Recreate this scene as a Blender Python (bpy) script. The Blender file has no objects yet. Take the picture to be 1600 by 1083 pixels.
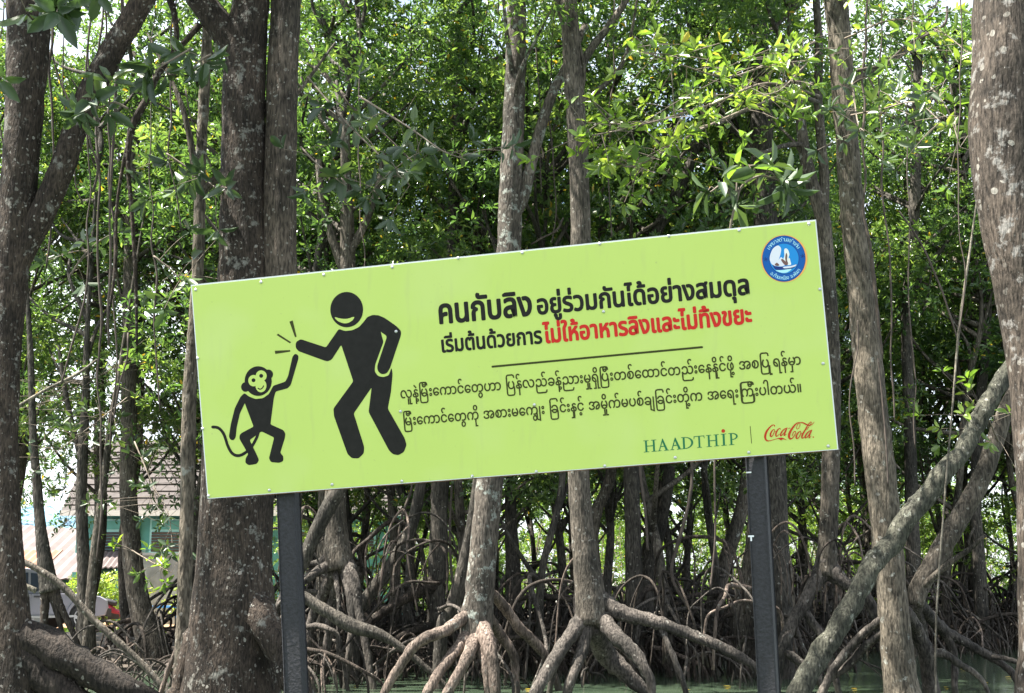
import bpy, math, random
import numpy as np
from mathutils import Vector, Matrix, noise
from mathutils.geometry import tessellate_polygon

# ------------------------------------------------------------------ camera, sky, sun, exposure
scene = bpy.context.scene
COL = scene.collection
R = math.radians
FPX, CX, CY, CAMZ, PITCH = 1931.0, 800.0, 541.5, 1.7, R(10.5)
cam_data = bpy.data.cameras.new('camera')
cam_data.sensor_width = 36.0
cam_data.lens = 36.0 * FPX / 1600.0
cam_data.clip_start = 0.1
cam_data.clip_end = 2000.0
cam = bpy.data.objects.new('camera', cam_data)
COL.objects.link(cam)
cam.location = (0, 0, CAMZ)
cam.rotation_euler = (R(90) + PITCH, 0, 0)
scene.camera = cam

SUN_DIR = Vector((-0.45, -0.06, 1.0)).normalized()          # towards the sun
world = bpy.data.worlds.new('World')
scene.world = world
world.use_nodes = True
wn, wl = world.node_tree.nodes, world.node_tree.links
bg = wn['Background']
sky = wn.new('ShaderNodeTexSky')
sky.sky_type = 'NISHITA'
sky.sun_disc = False
sky.sun_elevation = math.asin(SUN_DIR.z)
sky.sun_rotation = math.atan2(SUN_DIR.x, SUN_DIR.y)
sky.air_density = 1.0
sky.dust_density = 2.0
# broken white cloud over the blue
tc = wn.new('ShaderNodeTexCoord')
cn = wn.new('ShaderNodeTexNoise'); cn.inputs['Scale'].default_value = 2.6; cn.inputs['Detail'].default_value = 6
cr = wn.new('ShaderNodeValToRGB')
cr.color_ramp.elements[0].position = 0.40; cr.color_ramp.elements[1].position = 0.62
mx = wn.new('ShaderNodeMixRGB'); mx.inputs['Color2'].default_value = (8.5, 9.0, 9.6, 1)
wl.new(tc.outputs['Generated'], cn.inputs['Vector'])
wl.new(cn.outputs['Fac'], cr.inputs['Fac'])
wl.new(cr.outputs['Color'], mx.inputs['Fac'])
wl.new(sky.outputs['Color'], mx.inputs['Color1'])
wl.new(mx.outputs['Color'], bg.inputs['Color'])
bg.inputs['Strength'].default_value = 0.06

sun_data = bpy.data.lights.new('sun', 'SUN')
sun_data.energy = 5.0
sun_data.angle = R(0.5)
sun_data.color = (1.0, 0.95, 0.86)
sun = bpy.data.objects.new('sun', sun_data)
COL.objects.link(sun)
sun.rotation_euler = SUN_DIR.to_track_quat('Z', 'Y').to_euler()

scene.view_settings.view_transform = 'Standard'
scene.view_settings.look = 'None'
scene.view_settings.gamma = 1.0
scene.view_settings.exposure = 2.25

# ------------------------------------------------------------------ helpers
FW = Vector((0, math.cos(PITCH), math.sin(PITCH)))
UP = Vector((0, -math.sin(PITCH), math.cos(PITCH)))
RT = Vector((1, 0, 0))
CAM = Vector((0, 0, CAMZ))


def ray(px, py):
    return RT * ((px - CX) / FPX) - UP * ((py - CY) / FPX) + FW


def at(px, py, Y):
    d = ray(px, py)
    return CAM + d * (Y / d.y)


def rad(w, Y):
    return 0.5 * w * Y / FPX


def ground(px, Y, z=0.0):
    # the point at depth Y and height z standing under a photo column
    p = at(px, 900, Y)
    return Vector((p.x, Y, z))


def tag(o, label=None, cat=None, group=None, kind=None):
    if label: o['label'] = label
    if cat: o['category'] = cat
    if group: o['group'] = group
    if kind: o['kind'] = kind
    return o


def empty(name, loc, label=None, cat=None, group=None, rz=0.0):
    o = bpy.data.objects.new(name, None)
    COL.objects.link(o)
    o.location = loc
    o.rotation_euler = (0, 0, rz)
    o.empty_display_size = 0.2
    return tag(o, label, cat, group)


def link(name, mesh, mat=None, parent=None, loc=None):
    o = bpy.data.objects.new(name, mesh)
    COL.objects.link(o)
    if mat and not mesh.materials:
        mesh.materials.append(mat)
    if parent: o.parent = parent
    if loc is not None: o.location = loc
    return o


def mesh_np(name, verts, faces, smooth=False, var=None):
    """verts (n,3) array, faces list of arrays of equal-length index rows"""
    me = bpy.data.meshes.new(name)
    verts = np.asarray(verts, dtype=np.float32)
    me.vertices.add(len(verts))
    me.vertices.foreach_set('co', verts.ravel())
    loops, starts, n = [], [], 0
    for fa in faces:
        fa = np.asarray(fa, dtype=np.int32)
        if len(fa) == 0: continue
        k = fa.shape[1]
        starts.append(np.arange(len(fa), dtype=np.int32) * k + n)
        loops.append(fa.ravel()); n += fa.size
    loops = np.concatenate(loops); starts = np.concatenate(starts)
    me.loops.add(len(loops)); me.loops.foreach_set('vertex_index', loops)
    me.polygons.add(len(starts)); me.polygons.foreach_set('loop_start', starts)
    me.polygons.foreach_set('use_smooth', np.full(len(starts), bool(smooth)))
    if var is not None:
        a = me.attributes.new('var', 'FLOAT', 'FACE')
        a.data.foreach_set('value', np.asarray(var, dtype=np.float32))
    me.update(calc_edges=True)
    me.validate()
    return me


class MB:
    """collects shapes for one mesh object"""
    def __init__(self):
        self.v, self.q, self.t, self.n = [], [], [], 0

    def add(self, v, q=(), t=()):
        v = np.asarray(v, dtype=float)
        self.v.append(v)
        if len(q): self.q.append(np.asarray(q, dtype=int) + self.n)
        if len(t): self.t.append(np.asarray(t, dtype=int) + self.n)
        self.n += len(v)

    def box(self, c, s, M=None):
        x, y, z = s[0] / 2, s[1] / 2, s[2] / 2
        v = [Vector(p) for p in ((-x, -y, -z), (x, -y, -z), (x, y, -z), (-x, y, -z), (-x, -y, z), (x, -y, z), (x, y, z), (-x, y, z))]
        c = Vector(c)
        v = [(M @ p if M else p) + c for p in v]
        self.add([tuple(p) for p in v], [(0, 3, 2, 1), (4, 5, 6, 7), (0, 1, 5, 4), (1, 2, 6, 5), (2, 3, 7, 6), (3, 0, 4, 7)])
        return self

    def tube(self, pts, rads, seg=10, step=None, rough=0.0, seed=0, cap=True, spline=True):
        P = np.array([tuple(p) for p in pts], dtype=float)
        Rr = np.array(rads, dtype=float)
        if spline and len(P) > 2:
            P, Rr = catmull(P, Rr, step)
        elif step:
            P, Rr = resample(P, Rr, step)
        n = len(P)
        T = np.gradient(P, axis=0)
        T /= np.linalg.norm(T, axis=1)[:, None] + 1e-9
        ref = np.array([1.0, 0, 0]) if abs(T[0][0]) < 0.8 else np.array([0, 1.0, 0])
        ang = np.arange(seg) * 2 * math.pi / seg
        verts = np.zeros((n, seg, 3))
        rng = random.Random(seed * 7 + 3)
        ph = rng.random() * 100
        for i in range(n):
            u = ref - T[i] * ref.dot(T[i]); u /= np.linalg.norm(u) + 1e-9
            w = np.cross(T[i], u); ref = u
            r = np.full(seg, Rr[i])
            if rough:
                for k in range(seg):
                    d = u * math.cos(ang[k]) + w * math.sin(ang[k])
                    p = P[i] / max(Rr[i], 0.02) * 0.55
                    r[k] *= 1 + rough * (noise.noise(Vector(p + d * 0.9 + ph)) * 1.2 + 0.5 * noise.noise(Vector(p * 2.4 + d * 2.1 + ph)))
            verts[i] = P[i] + (np.outer(np.cos(ang) * r, u) + np.outer(np.sin(ang) * r, w))
        a = np.arange(n - 1)[:, None] * seg + np.arange(seg)[None, :]
        b = np.arange(n - 1)[:, None] * seg + (np.arange(seg)[None, :] + 1) % seg
        q = np.stack([a, b, b + seg, a + seg], -1).reshape(-1, 4)
        v = verts.reshape(-1, 3)
        t = []
        if cap:
            v = np.vstack([v, P[0], P[-1]])
            i0, i1 = n * seg, n * seg + 1
            for k in range(seg):
                t.append((i0, (k + 1) % seg, k))
                t.append((i1, (n - 1) * seg + k, (n - 1) * seg + (k + 1) % seg))
        self.add(v, q, t)
        return self

    def build(self, name, mat, parent=None, smooth=False, off=None):
        v = np.concatenate(self.v)
        if off is not None: v = v - np.array(tuple(off))
        f = []
        if self.q: f.append(np.concatenate(self.q))
        if self.t: f.append(np.concatenate(self.t))
        me = mesh_np(name, v, f, smooth)
        return link(name, me, mat, parent)


def resample(P, Rr, step):
    L = np.concatenate([[0], np.cumsum(np.linalg.norm(np.diff(P, axis=0), axis=1))])
    n = max(2, int(L[-1] / step) + 1)
    s = np.linspace(0, L[-1], n)
    return np.stack([np.interp(s, L, P[:, k]) for k in range(3)], 1), np.interp(s, L, Rr)


def catmull(P, Rr, step=None):
    n = len(P)
    Q = np.column_stack([P, Rr])
    E = np.vstack([2 * Q[0] - Q[1], Q, 2 * Q[-1] - Q[-2]])
    out = []
    m = 6
    for i in range(n - 1):
        p0, p1, p2, p3 = E[i:i + 4]
        for j in range(m):
            t = j / m
            out.append(0.5 * ((2 * p1) + (-p0 + p2) * t + (2 * p0 - 5 * p1 + 4 * p2 - p3) * t * t + (-p0 + 3 * p1 - 3 * p2 + p3) * t ** 3))
    out.append(Q[-1])
    out = np.array(out)
    out[:, 3] = np.maximum(out[:, 3], Rr.min() * 0.6)
    if step: return resample(out[:, :3], out[:, 3], step)
    return out[:, :3], out[:, 3]


# ------------------------------------------------------------------ materials
def newmat(name):
    m = bpy.data.materials.new(name)
    m.use_nodes = True
    nt = m.node_tree
    return m, nt.nodes, nt.links, nt.nodes['Principled BSDF']


def plain(name, col, rough=0.6, metal=0.0, mottle=0.0, scale=6.0, bump=0.0, coat=0.0):
    m, n, l, b = newmat(name)
    b.inputs['Base Color'].default_value = (*col, 1)
    b.inputs['Roughness'].default_value = rough
    b.inputs['Metallic'].default_value = metal
    if coat: b.inputs['Coat Weight'].default_value = coat
    if name.endswith('print'): b.inputs['Specular IOR Level'].default_value = 0.2
    if mottle or bump:
        tcn = n.new('ShaderNodeTexCoord')
        t = n.new('ShaderNodeTexNoise'); t.inputs['Scale'].default_value = scale; t.inputs['Detail'].default_value = 6
        l.new(tcn.outputs['Object'], t.inputs['Vector'])
        r = n.new('ShaderNodeValToRGB')
        r.color_ramp.elements[0].position = 0.3; r.color_ramp.elements[1].position = 0.7
        r.color_ramp.elements[0].color = tuple(c * (1 - mottle) for c in col) + (1,)
        r.color_ramp.elements[1].color = tuple(min(1, c * (1 + mottle)) for c in col) + (1,)
        l.new(t.outputs['Fac'], r.inputs['Fac'])
        l.new(r.outputs['Color'], b.inputs['Base Color'])
        if bump:
            bp = n.new('ShaderNodeBump'); bp.inputs['Strength'].default_value = bump; bp.inputs['Distance'].default_value = 0.02
            l.new(t.outputs['Fac'], bp.inputs['Height']); l.new(bp.outputs['Normal'], b.inputs['Normal'])
    return m


def bark(name, dark, light, spot=(0.30, 0.285, 0.25), spot_scale=26.0, spot_amt=0.10, patch=0.0, patch_col=(0.26, 0.265, 0.235), scale=6.0, stretch=0.35, mud=False):
    m, n, l, b = newmat(name)
    b.inputs['Roughness'].default_value = 0.85
    b.inputs['Specular IOR Level'].default_value = 0.25
    tcn = n.new('ShaderNodeTexCoord')
    mp = n.new('ShaderNodeMapping'); mp.inputs['Scale'].default_value = (1, 1, stretch)
    l.new(tcn.outputs['Object'], mp.inputs['Vector'])
    t = n.new('ShaderNodeTexNoise'); t.inputs['Scale'].default_value = scale; t.inputs['Detail'].default_value = 8; t.inputs['Roughness'].default_value = 0.65
    l.new(mp.outputs['Vector'], t.inputs['Vector'])
    r = n.new('ShaderNodeValToRGB')
    r.color_ramp.elements[0].position = 0.32; r.color_ramp.elements[1].position = 0.72
    r.color_ramp.elements[0].color = (*dark, 1); r.color_ramp.elements[1].color = (*light, 1)
    l.new(t.outputs['Fac'], r.inputs['Fac'])
    col = r.outputs['Color']
    # fine fissures
    f = n.new('ShaderNodeTexNoise'); f.inputs['Scale'].default_value = scale * 7; f.inputs['Detail'].default_value = 5
    mp2 = n.new('ShaderNodeMapping'); mp2.inputs['Scale'].default_value = (1, 1, 0.22)
    l.new(tcn.outputs['Object'], mp2.inputs['Vector']); l.new(mp2.outputs['Vector'], f.inputs['Vector'])
    fr = n.new('ShaderNodeValToRGB'); fr.color_ramp.elements[0].position = 0.35; fr.color_ramp.elements[1].position = 0.62
    fr.color_ramp.elements[0].color = (0.32, 0.32, 0.32, 1); fr.color_ramp.elements[1].color = (1.35, 1.35, 1.35, 1)
    l.new(f.outputs['Fac'], fr.inputs['Fac'])
    mu = n.new('ShaderNodeMixRGB'); mu.blend_type = 'MULTIPLY'; mu.inputs['Fac'].default_value = 0.95
    l.new(col, mu.inputs['Color1']); l.new(fr.outputs['Color'], mu.inputs['Color2'])
    col = mu.outputs['Color']
    # broad damp and dry areas
    bg_ = n.new('ShaderNodeTexNoise'); bg_.inputs['Scale'].default_value = 1.7; bg_.inputs['Detail'].default_value = 4
    l.new(tcn.outputs['Object'], bg_.inputs['Vector'])
    br_ = n.new('ShaderNodeValToRGB'); br_.color_ramp.elements[0].position = 0.34; br_.color_ramp.elements[1].position = 0.64
    br_.color_ramp.elements[0].color = (0.55, 0.56, 0.54, 1); br_.color_ramp.elements[1].color = (1.25, 1.22, 1.18, 1)
    l.new(bg_.outputs['Fac'], br_.inputs['Fac'])
    mb_ = n.new('ShaderNodeMixRGB'); mb_.blend_type = 'MULTIPLY'; mb_.inputs['Fac'].default_value = 1.0
    l.new(col, mb_.inputs['Color1']); l.new(br_.outputs['Color'], mb_.inputs['Color2'])
    col = mb_.outputs['Color']
    # broad blotches of lichen
    if patch > 0:
        p = n.new('ShaderNodeTexNoise'); p.inputs['Scale'].default_value = 5.5; p.inputs['Detail'].default_value = 7; p.inputs['Roughness'].default_value = 0.7
        l.new(tcn.outputs['Object'], p.inputs['Vector'])
        pr = n.new('ShaderNodeValToRGB'); pr.color_ramp.elements[0].position = 0.66 - patch * 0.2; pr.color_ramp.elements[1].position = 0.72 - patch * 0.2
        l.new(p.outputs['Fac'], pr.inputs['Fac'])
        mp3 = n.new('ShaderNodeMixRGB'); mp3.inputs['Color2'].default_value = (*patch_col, 1)
        l.new(pr.outputs['Color'], mp3.inputs['Fac']); l.new(col, mp3.inputs['Color1'])
        col = mp3.outputs['Color']
    # small pale spots
    if spot_amt > 0:
        v = n.new('ShaderNodeTexVoronoi'); v.inputs['Scale'].default_value = spot_scale
        dn = n.new('ShaderNodeTexNoise'); dn.inputs['Scale'].default_value = spot_scale * 0.9
        l.new(tcn.outputs['Object'], dn.inputs['Vector'])
        ad = n.new('ShaderNodeMixRGB'); ad.blend_type = 'ADD'; ad.inputs['Fac'].default_value = 0.05
        l.new(tcn.outputs['Object'], ad.inputs['Color1']); l.new(dn.outputs['Color'], ad.inputs['Color2'])
        l.new(ad.outputs['Color'], v.inputs['Vector'])
        bw = n.new('ShaderNodeSeparateColor'); l.new(v.outputs['Color'], bw.inputs['Color'])
        # a radius per cell: most cells none, a few large
        ra = n.new('ShaderNodeMapRange'); ra.inputs['From Min'].default_value = 1 - spot_amt * 2.6; ra.inputs['From Max'].default_value = 1.0
        ra.inputs['To Min'].default_value = 0.0; ra.inputs['To Max'].default_value = 0.48
        l.new(bw.outputs['Red'], ra.inputs['Value'])
        lt = n.new('ShaderNodeMath'); lt.operation = 'LESS_THAN'
        l.new(v.outputs['Distance'], lt.inputs[0]); l.new(ra.outputs['Result'], lt.inputs[1])
        mk = n.new('ShaderNodeTexNoise'); mk.inputs['Scale'].default_value = 3.0; mk.inputs['Detail'].default_value = 3
        l.new(tcn.outputs['Object'], mk.inputs['Vector'])
        mr = n.new('ShaderNodeMapRange'); mr.inputs['From Min'].default_value = 0.38; mr.inputs['From Max'].default_value = 0.62
        mr.inputs['To Min'].default_value = 0.05; mr.inputs['To Max'].default_value = 0.75
        l.new(mk.outputs['Fac'], mr.inputs['Value'])
        sc_ = n.new('ShaderNodeMath'); sc_.operation = 'MULTIPLY'
        l.new(lt.outputs[0], sc_.inputs[0]); l.new(mr.outputs['Result'], sc_.inputs[1])
        ms = n.new('ShaderNodeMixRGB'); ms.inputs['Color2'].default_value = (*spot, 1)
        l.new(sc_.outputs[0], ms.inputs['Fac']); l.new(col, ms.inputs['Color1'])
        col = ms.outputs['Color']
    if mud:                                                    # dried mud with a ragged upper edge
        gp = n.new('ShaderNodeNewGeometry')
        sx = n.new('ShaderNodeSeparateXYZ'); l.new(gp.outputs['Position'], sx.inputs['Vector'])
        mn = n.new('ShaderNodeTexNoise'); mn.inputs['Scale'].default_value = 7.0; mn.inputs['Detail'].default_value = 5
        l.new(tcn.outputs['Object'], mn.inputs['Vector'])
        mm = n.new('ShaderNodeMath'); mm.operation = 'MULTIPLY_ADD'; mm.inputs[1].default_value = 0.40; mm.inputs[2].default_value = -0.08
        l.new(mn.outputs['Fac'], mm.inputs[0])
        ml = n.new('ShaderNodeMath'); ml.operation = 'LESS_THAN'
        l.new(sx.outputs['Z'], ml.inputs[0]); l.new(mm.outputs[0], ml.inputs[1])
        mk_ = n.new('ShaderNodeMath'); mk_.operation = 'MULTIPLY'; mk_.inputs[1].default_value = 0.75
        l.new(ml.outputs[0], mk_.inputs[0])
        mx_ = n.new('ShaderNodeMixRGB'); mx_.inputs['Color2'].default_value = (0.060, 0.056, 0.044, 1)
        l.new(mk_.outputs[0], mx_.inputs['Fac']); l.new(col, mx_.inputs['Color1'])
        col = mx_.outputs['Color']
    l.new(col, b.inputs['Base Color'])
    hm = n.new('ShaderNodeMath'); hm.operation = 'ADD'
    l.new(t.outputs['Fac'], hm.inputs[0]); l.new(f.outputs['Fac'], hm.inputs[1])
    bp = n.new('ShaderNodeBump'); bp.inputs['Strength'].default_value = 0.9; bp.inputs['Distance'].default_value = 0.03
    l.new(hm.outputs[0], bp.inputs['Height']); l.new(bp.outputs['Normal'], b.inputs['Normal'])
    return m


def leafmat(name, cols, trans=0.45, rough=0.30):
    m, n, l, b = newmat(name)
    at_ = n.new('ShaderNodeAttribute'); at_.attribute_name = 'var'
    r = n.new('ShaderNodeValToRGB')
    el = r.color_ramp.elements
    el[0].position, el[0].color = cols[0][0], (*cols[0][1], 1)
    el[1].position, el[1].color = cols[-1][0], (*cols[-1][1], 1)
    for p, c in cols[1:-1]:
        e = el.new(p); e.color = (*c, 1)
    l.new(at_.outputs['Fac'], r.inputs['Fac'])
    l.new(r.outputs['Color'], b.inputs['Base Color'])
    b.inputs['Roughness'].default_value = rough
    b.inputs['Specular IOR Level'].default_value = 0.7
    tr = n.new('ShaderNodeBsdfTranslucent')
    br = n.new('ShaderNodeMixRGB'); br.blend_type = 'MULTIPLY'; br.inputs['Fac'].default_value = 1.0
    br.inputs['Color2'].default_value = (2.45, 2.35, 1.3, 1)
    l.new(r.outputs['Color'], br.inputs['Color1']); l.new(br.outputs['Color'], tr.inputs['Color'])
    mixs = n.new('ShaderNodeMixShader'); mixs.inputs['Fac'].default_value = trans
    l.new(b.outputs['BSDF'], mixs.inputs[1]); l.new(tr.outputs['BSDF'], mixs.inputs[2])
    l.new(mixs.outputs['Shader'], n['Material Output'].inputs['Surface'])
    return m


M = {}
LEAFCOLS = [(0.0, (0.022, 0.050, 0.019)), (0.35, (0.042, 0.088, 0.027)), (0.7, (0.085, 0.145, 0.038)), (0.93, (0.17, 0.235, 0.065)), (1.0, (0.34, 0.24, 0.03))]
M['leaf'] = leafmat('mangrove_leaf', LEAFCOLS)
M['leaf_fresh'] = leafmat('fresh_leaf', [(0.0, (0.06, 0.12, 0.02)), (0.5, (0.11, 0.19, 0.03)), (0.92, (0.19, 0.26, 0.05)), (1.0, (0.34, 0.30, 0.06))], 0.4)
M['leaf_broad_shaded'] = leafmat('shaded_broad_leaf', [(0.0, (0.022, 0.045, 0.020)), (0.6, (0.038, 0.072, 0.026)), (1.0, (0.09, 0.14, 0.04))], 0.2, 0.42)  # greens darkened so the hanging sprays look shaded by their own colour
M['bark_spotted'] = bark('spotted_brown_bark', (0.024, 0.018, 0.014), (0.070, 0.054, 0.042), spot_scale=27, spot_amt=0.17, patch=0.42, patch_col=(0.16, 0.155, 0.135), scale=9, stretch=0.5)
M['bark_mid'] = bark('mid_brown_bark', (0.05, 0.040, 0.032), (0.125, 0.102, 0.082), spot_scale=26, spot_amt=0.14, patch=0.15, scale=7)
M['bark_grey'] = bark('grey_bark', (0.055, 0.047, 0.038), (0.135, 0.118, 0.098), spot_scale=22, spot_amt=0.10, patch=0.20)
M['bark_lichen'] = bark('lichen_bark', (0.06, 0.052, 0.044), (0.15, 0.13, 0.112), spot_scale=16, spot_amt=0.12, patch=0.55, patch_col=(0.26, 0.28, 0.25))
M['bark_pale'] = bark('pale_bark', (0.065, 0.055, 0.042), (0.19, 0.165, 0.132), spot_scale=14, spot_amt=0.08, patch=0.25)
M['bark_patchy'] = bark('patchy_red_bark', (0.032, 0.026, 0.021), (0.105, 0.085, 0.070), spot_scale=15, spot_amt=0.16, patch=0.50, patch_col=(0.20, 0.19, 0.175))
M['bark_dark'] = bark('dark_bark', (0.032, 0.029, 0.025), (0.092, 0.083, 0.071), spot_scale=24, spot_amt=0.06)
M['root'] = bark('stilt_root_bark', (0.034, 0.030, 0.027), (0.125, 0.110, 0.098), spot_scale=20, spot_amt=0.05, patch=0.12, stretch=1.0, mud=True)
M['root_pink'] = bark('peeling_sunlit_root_bark', (0.075, 0.058, 0.049), (0.26, 0.205, 0.175), spot_scale=16, spot_amt=0.05, patch=0.22, stretch=0.8, mud=True)
M['root_dark'] = bark('wet_dark_root_bark', (0.022, 0.018, 0.015), (0.075, 0.06, 0.05), spot_scale=20, spot_amt=0.04, stretch=1.0)
M['moss_wood'] = bark('mossy_dead_wood', (0.034, 0.035, 0.026), (0.105, 0.105, 0.083), spot_scale=20, spot_amt=0.06, patch=0.3, patch_col=(0.22, 0.23, 0.19), stretch=1.0)
M['root_black'] = bark('shaded_root_bark', (0.014, 0.011, 0.009), (0.052, 0.042, 0.035), spot_scale=20, spot_amt=0.05, stretch=1.0)  # darker copy of the root bark, shade put into its colour
M['deadwood'] = bark('dead_wood', (0.085, 0.078, 0.06), (0.26, 0.235, 0.195), spot_scale=20, spot_amt=0.06, patch=0.2, stretch=1.0)
M['twig'] = plain('twig', (0.16, 0.13, 0.10), 0.8, mottle=0.35, scale=9)
M['vine'] = plain('aerial_root', (0.065, 0.05, 0.04), 0.85, mottle=0.4, scale=12)


# ------------------------------------------------------------------ leaves
def leaf_arrays(base, d, nrm, L, W, var, fold=0.22, droop=0.18):
    """six-vertex leaves folded along the midrib and drooping at the tip"""
    base, d, nrm = [np.asarray(a, dtype=np.float32) for a in (base, d, nrm)]
    d = d / (np.linalg.norm(d, axis=1)[:, None] + 1e-9)
    nrm = nrm - d * (nrm * d).sum(1)[:, None]
    nrm = nrm / (np.linalg.norm(nrm, axis=1)[:, None] + 1e-9)
    s = np.cross(d, nrm)
    L = np.asarray(L)[:, None]; W = np.asarray(W)[:, None]
    n = len(base)
    V = np.zeros((n, 6, 3), dtype=np.float32)
    V[:, 0] = base
    a = base + d * L * 0.32 + nrm * W * fold
    c = base + d * L * 0.70 + nrm * (W * fold - L * droop * 0.35)
    V[:, 1] = a + s * W * 0.46; V[:, 2] = c + s * W * 0.40
    V[:, 3] = base + d * L - nrm * L * droop
    V[:, 4] = c - s * W * 0.40; V[:, 5] = a - s * W * 0.46
    k = np.arange(n, dtype=np.int32)[:, None] * 6
    q = np.concatenate([k + np.array([[0, 1, 2, 3]]), k + np.array([[0, 3, 4, 5]])], 1).reshape(-1, 4)
    return V.reshape(-1, 3), q, np.repeat(var, 2)


def rosettes(rng, P, A, per=7, L=0.13, wr=0.40, vbase=None, lo=25, hi=88):
    """leaf rosettes at points P with axes A"""
    n = len(P)
    A = A / (np.linalg.norm(A, axis=1)[:, None] + 1e-9)
    ref = np.where(np.abs(A[:, 2:3]) < 0.9, np.array([[0, 0, 1.0]]), np.array([[1.0, 0, 0]]))
    U = np.cross(A, ref); U /= np.linalg.norm(U, axis=1)[:, None]
    Wv = np.cross(A, U)
    bs, ds, ns, Ls, vs = [], [], [], [], []
    ph0 = rng.random(n) * 6.28
    if vbase is None: vbase = rng.random(n)
    for k in range(per):
        ph = ph0 + k * 2.4 + rng.normal(0, 0.25, n)
        th = np.radians(lo + (hi - lo) * ((k + 0.5) / per) + rng.normal(0, 12, n))
        rad_ = U * np.cos(ph)[:, None] + Wv * np.sin(ph)[:, None]
        d = A * np.cos(th)[:, None] + rad_ * np.sin(th)[:, None]
        nn = A * np.sin(th)[:, None] - rad_ * np.cos(th)[:, None] + rng.normal(0, 0.25, (n, 3))
        b = P + d * 0.02 + A * (0.012 * (per - k) / per)
        keep = rng.random(n) > 0.22
        bs.append(b[keep]); ds.append(d[keep]); ns.append(nn[keep])
        Ls.append((L * rng.uniform(0.55, 1.2, n))[keep])
        v = np.clip(0.62 * vbase + 0.30 * rng.random(n) + (0.10 if k < 2 else 0.0), 0, 0.92)
        v = np.where(rng.random(n) < 0.010, 1.0, v)
        vs.append(v[keep])
    Ls = np.concatenate(Ls)
    return leaf_arrays(np.concatenate(bs), np.concatenate(ds), np.concatenate(ns), Ls, Ls * wr * rng.uniform(0.85, 1.15, len(Ls)), np.concatenate(vs))


def blob_rosettes(rng, blobs, dens, L, per=7, up=0.75):
    Ps, As, vb = [], [], []
    for (c, r) in blobs:
        n = max(3, int(dens * r[0] * r[1] * r[2] / 0.125 * rng.uniform(0.7, 1.3)))
        d = rng.normal(0, 1, (n, 3)); d /= np.linalg.norm(d, axis=1)[:, None]
        rr = rng.random(n) ** 0.45
        p = np.array(c) + d * rr[:, None] * np.array(r)
        Ps.append(p)
        As.append(d * 0.7 + np.array([0, 0, up]) + rng.normal(0, 0.35, (n, 3)))
        vb.append(np.clip(rng.uniform(0.15, 0.85) + rng.normal(0, 0.2, n), 0, 1))
    return rosettes(rng, np.vstack(Ps), np.vstack(As), per, L, vbase=np.concatenate(vb))


def crown_mesh(name, seed, height, radius, nblob, dens=26, L=0.13, br=(0.55, 0.95), mat='leaf', hollow=0.25):
    """a crown from z=0 to z=height with clumps and gaps, origin on the trunk's axis at its foot"""
    rng = np.random.default_rng(seed)
    blobs = []
    for i in range(nblob):
        z = height * (rng.random() ** 0.85)
        env = radius * (0.55 + 0.45 * math.sin(math.pi * min(1, max(0, 0.12 + 0.8 * z / height))))
        a = rng.random() * 6.283
        q = env * (hollow + (1 - hollow) * math.sqrt(rng.random()))
        r = rng.uniform(*br)
        blobs.append(((q * math.cos(a), q * math.sin(a), z), (r, r * rng.uniform(0.8, 1.2), r * rng.uniform(0.45, 0.7))))
    v, q, var = blob_rosettes(rng, blobs, dens, L)
    me = mesh_np(name, v, [q], var=var)
    me.materials.append(M[mat])
    return me, blobs


# ------------------------------------------------------------------ ground, water, road
M['mud'] = plain('mud_and_leaf_litter', (0.055, 0.044, 0.033), 0.85, mottle=0.5, scale=3.0, bump=0.6)
M['grass_ground'] = plain('short_grass', (0.12, 0.19, 0.035), 0.9, mottle=0.45, scale=7.0, bump=0.5)
M['road'] = plain('pale_concrete_road', (0.26, 0.26, 0.27), 0.85, mottle=0.12, scale=4.0)
M['sand'] = plain('orange_sand', (0.28, 0.17, 0.10), 0.95, mottle=0.25, scale=5.0)


def water_material():
    m, n, l, b = newmat('murky_green_water')
    tcn = n.new('ShaderNodeTexCoord')
    t = n.new('ShaderNodeTexNoise'); t.inputs['Scale'].default_value = 0.9; t.inputs['Detail'].default_value = 5
    l.new(tcn.outputs['Object'], t.inputs['Vector'])
    r = n.new('ShaderNodeValToRGB')
    r.color_ramp.elements[0].position = 0.35; r.color_ramp.elements[1].position = 0.7
    r.color_ramp.elements[0].color = (0.038, 0.060, 0.038, 1); r.color_ramp.elements[1].color = (0.065, 0.092, 0.058, 1)
    l.new(t.outputs['Fac'], r.inputs['Fac']); l.new(r.outputs['Color'], b.inputs['Base Color'])
    b.inputs['Roughness'].default_value = 0.10
    b.inputs['IOR'].default_value = 1.33
    w = n.new('ShaderNodeTexNoise'); w.inputs['Scale'].default_value = 5.0; w.inputs['Detail'].default_value = 3
    mp = n.new('ShaderNodeMapping'); mp.inputs['Scale'].default_value = (0.6, 1.4, 1)
    l.new(tcn.outputs['Object'], mp.inputs['Vector']); l.new(mp.outputs['Vector'], w.inputs['Vector'])
    bp = n.new('ShaderNodeBump'); bp.inputs['Strength'].default_value = 0.12; bp.inputs['Distance'].default_value = 0.05
    l.new(w.outputs['Fac'], bp.inputs['Height']); l.new(bp.outputs['Normal'], b.inputs['Normal'])
    return m


M['water'] = water_material()


def sm(a, b, x):
    t = np.clip((x - a) / (b - a), 0, 1)
    return t * t * (3 - 2 * t)


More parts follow.
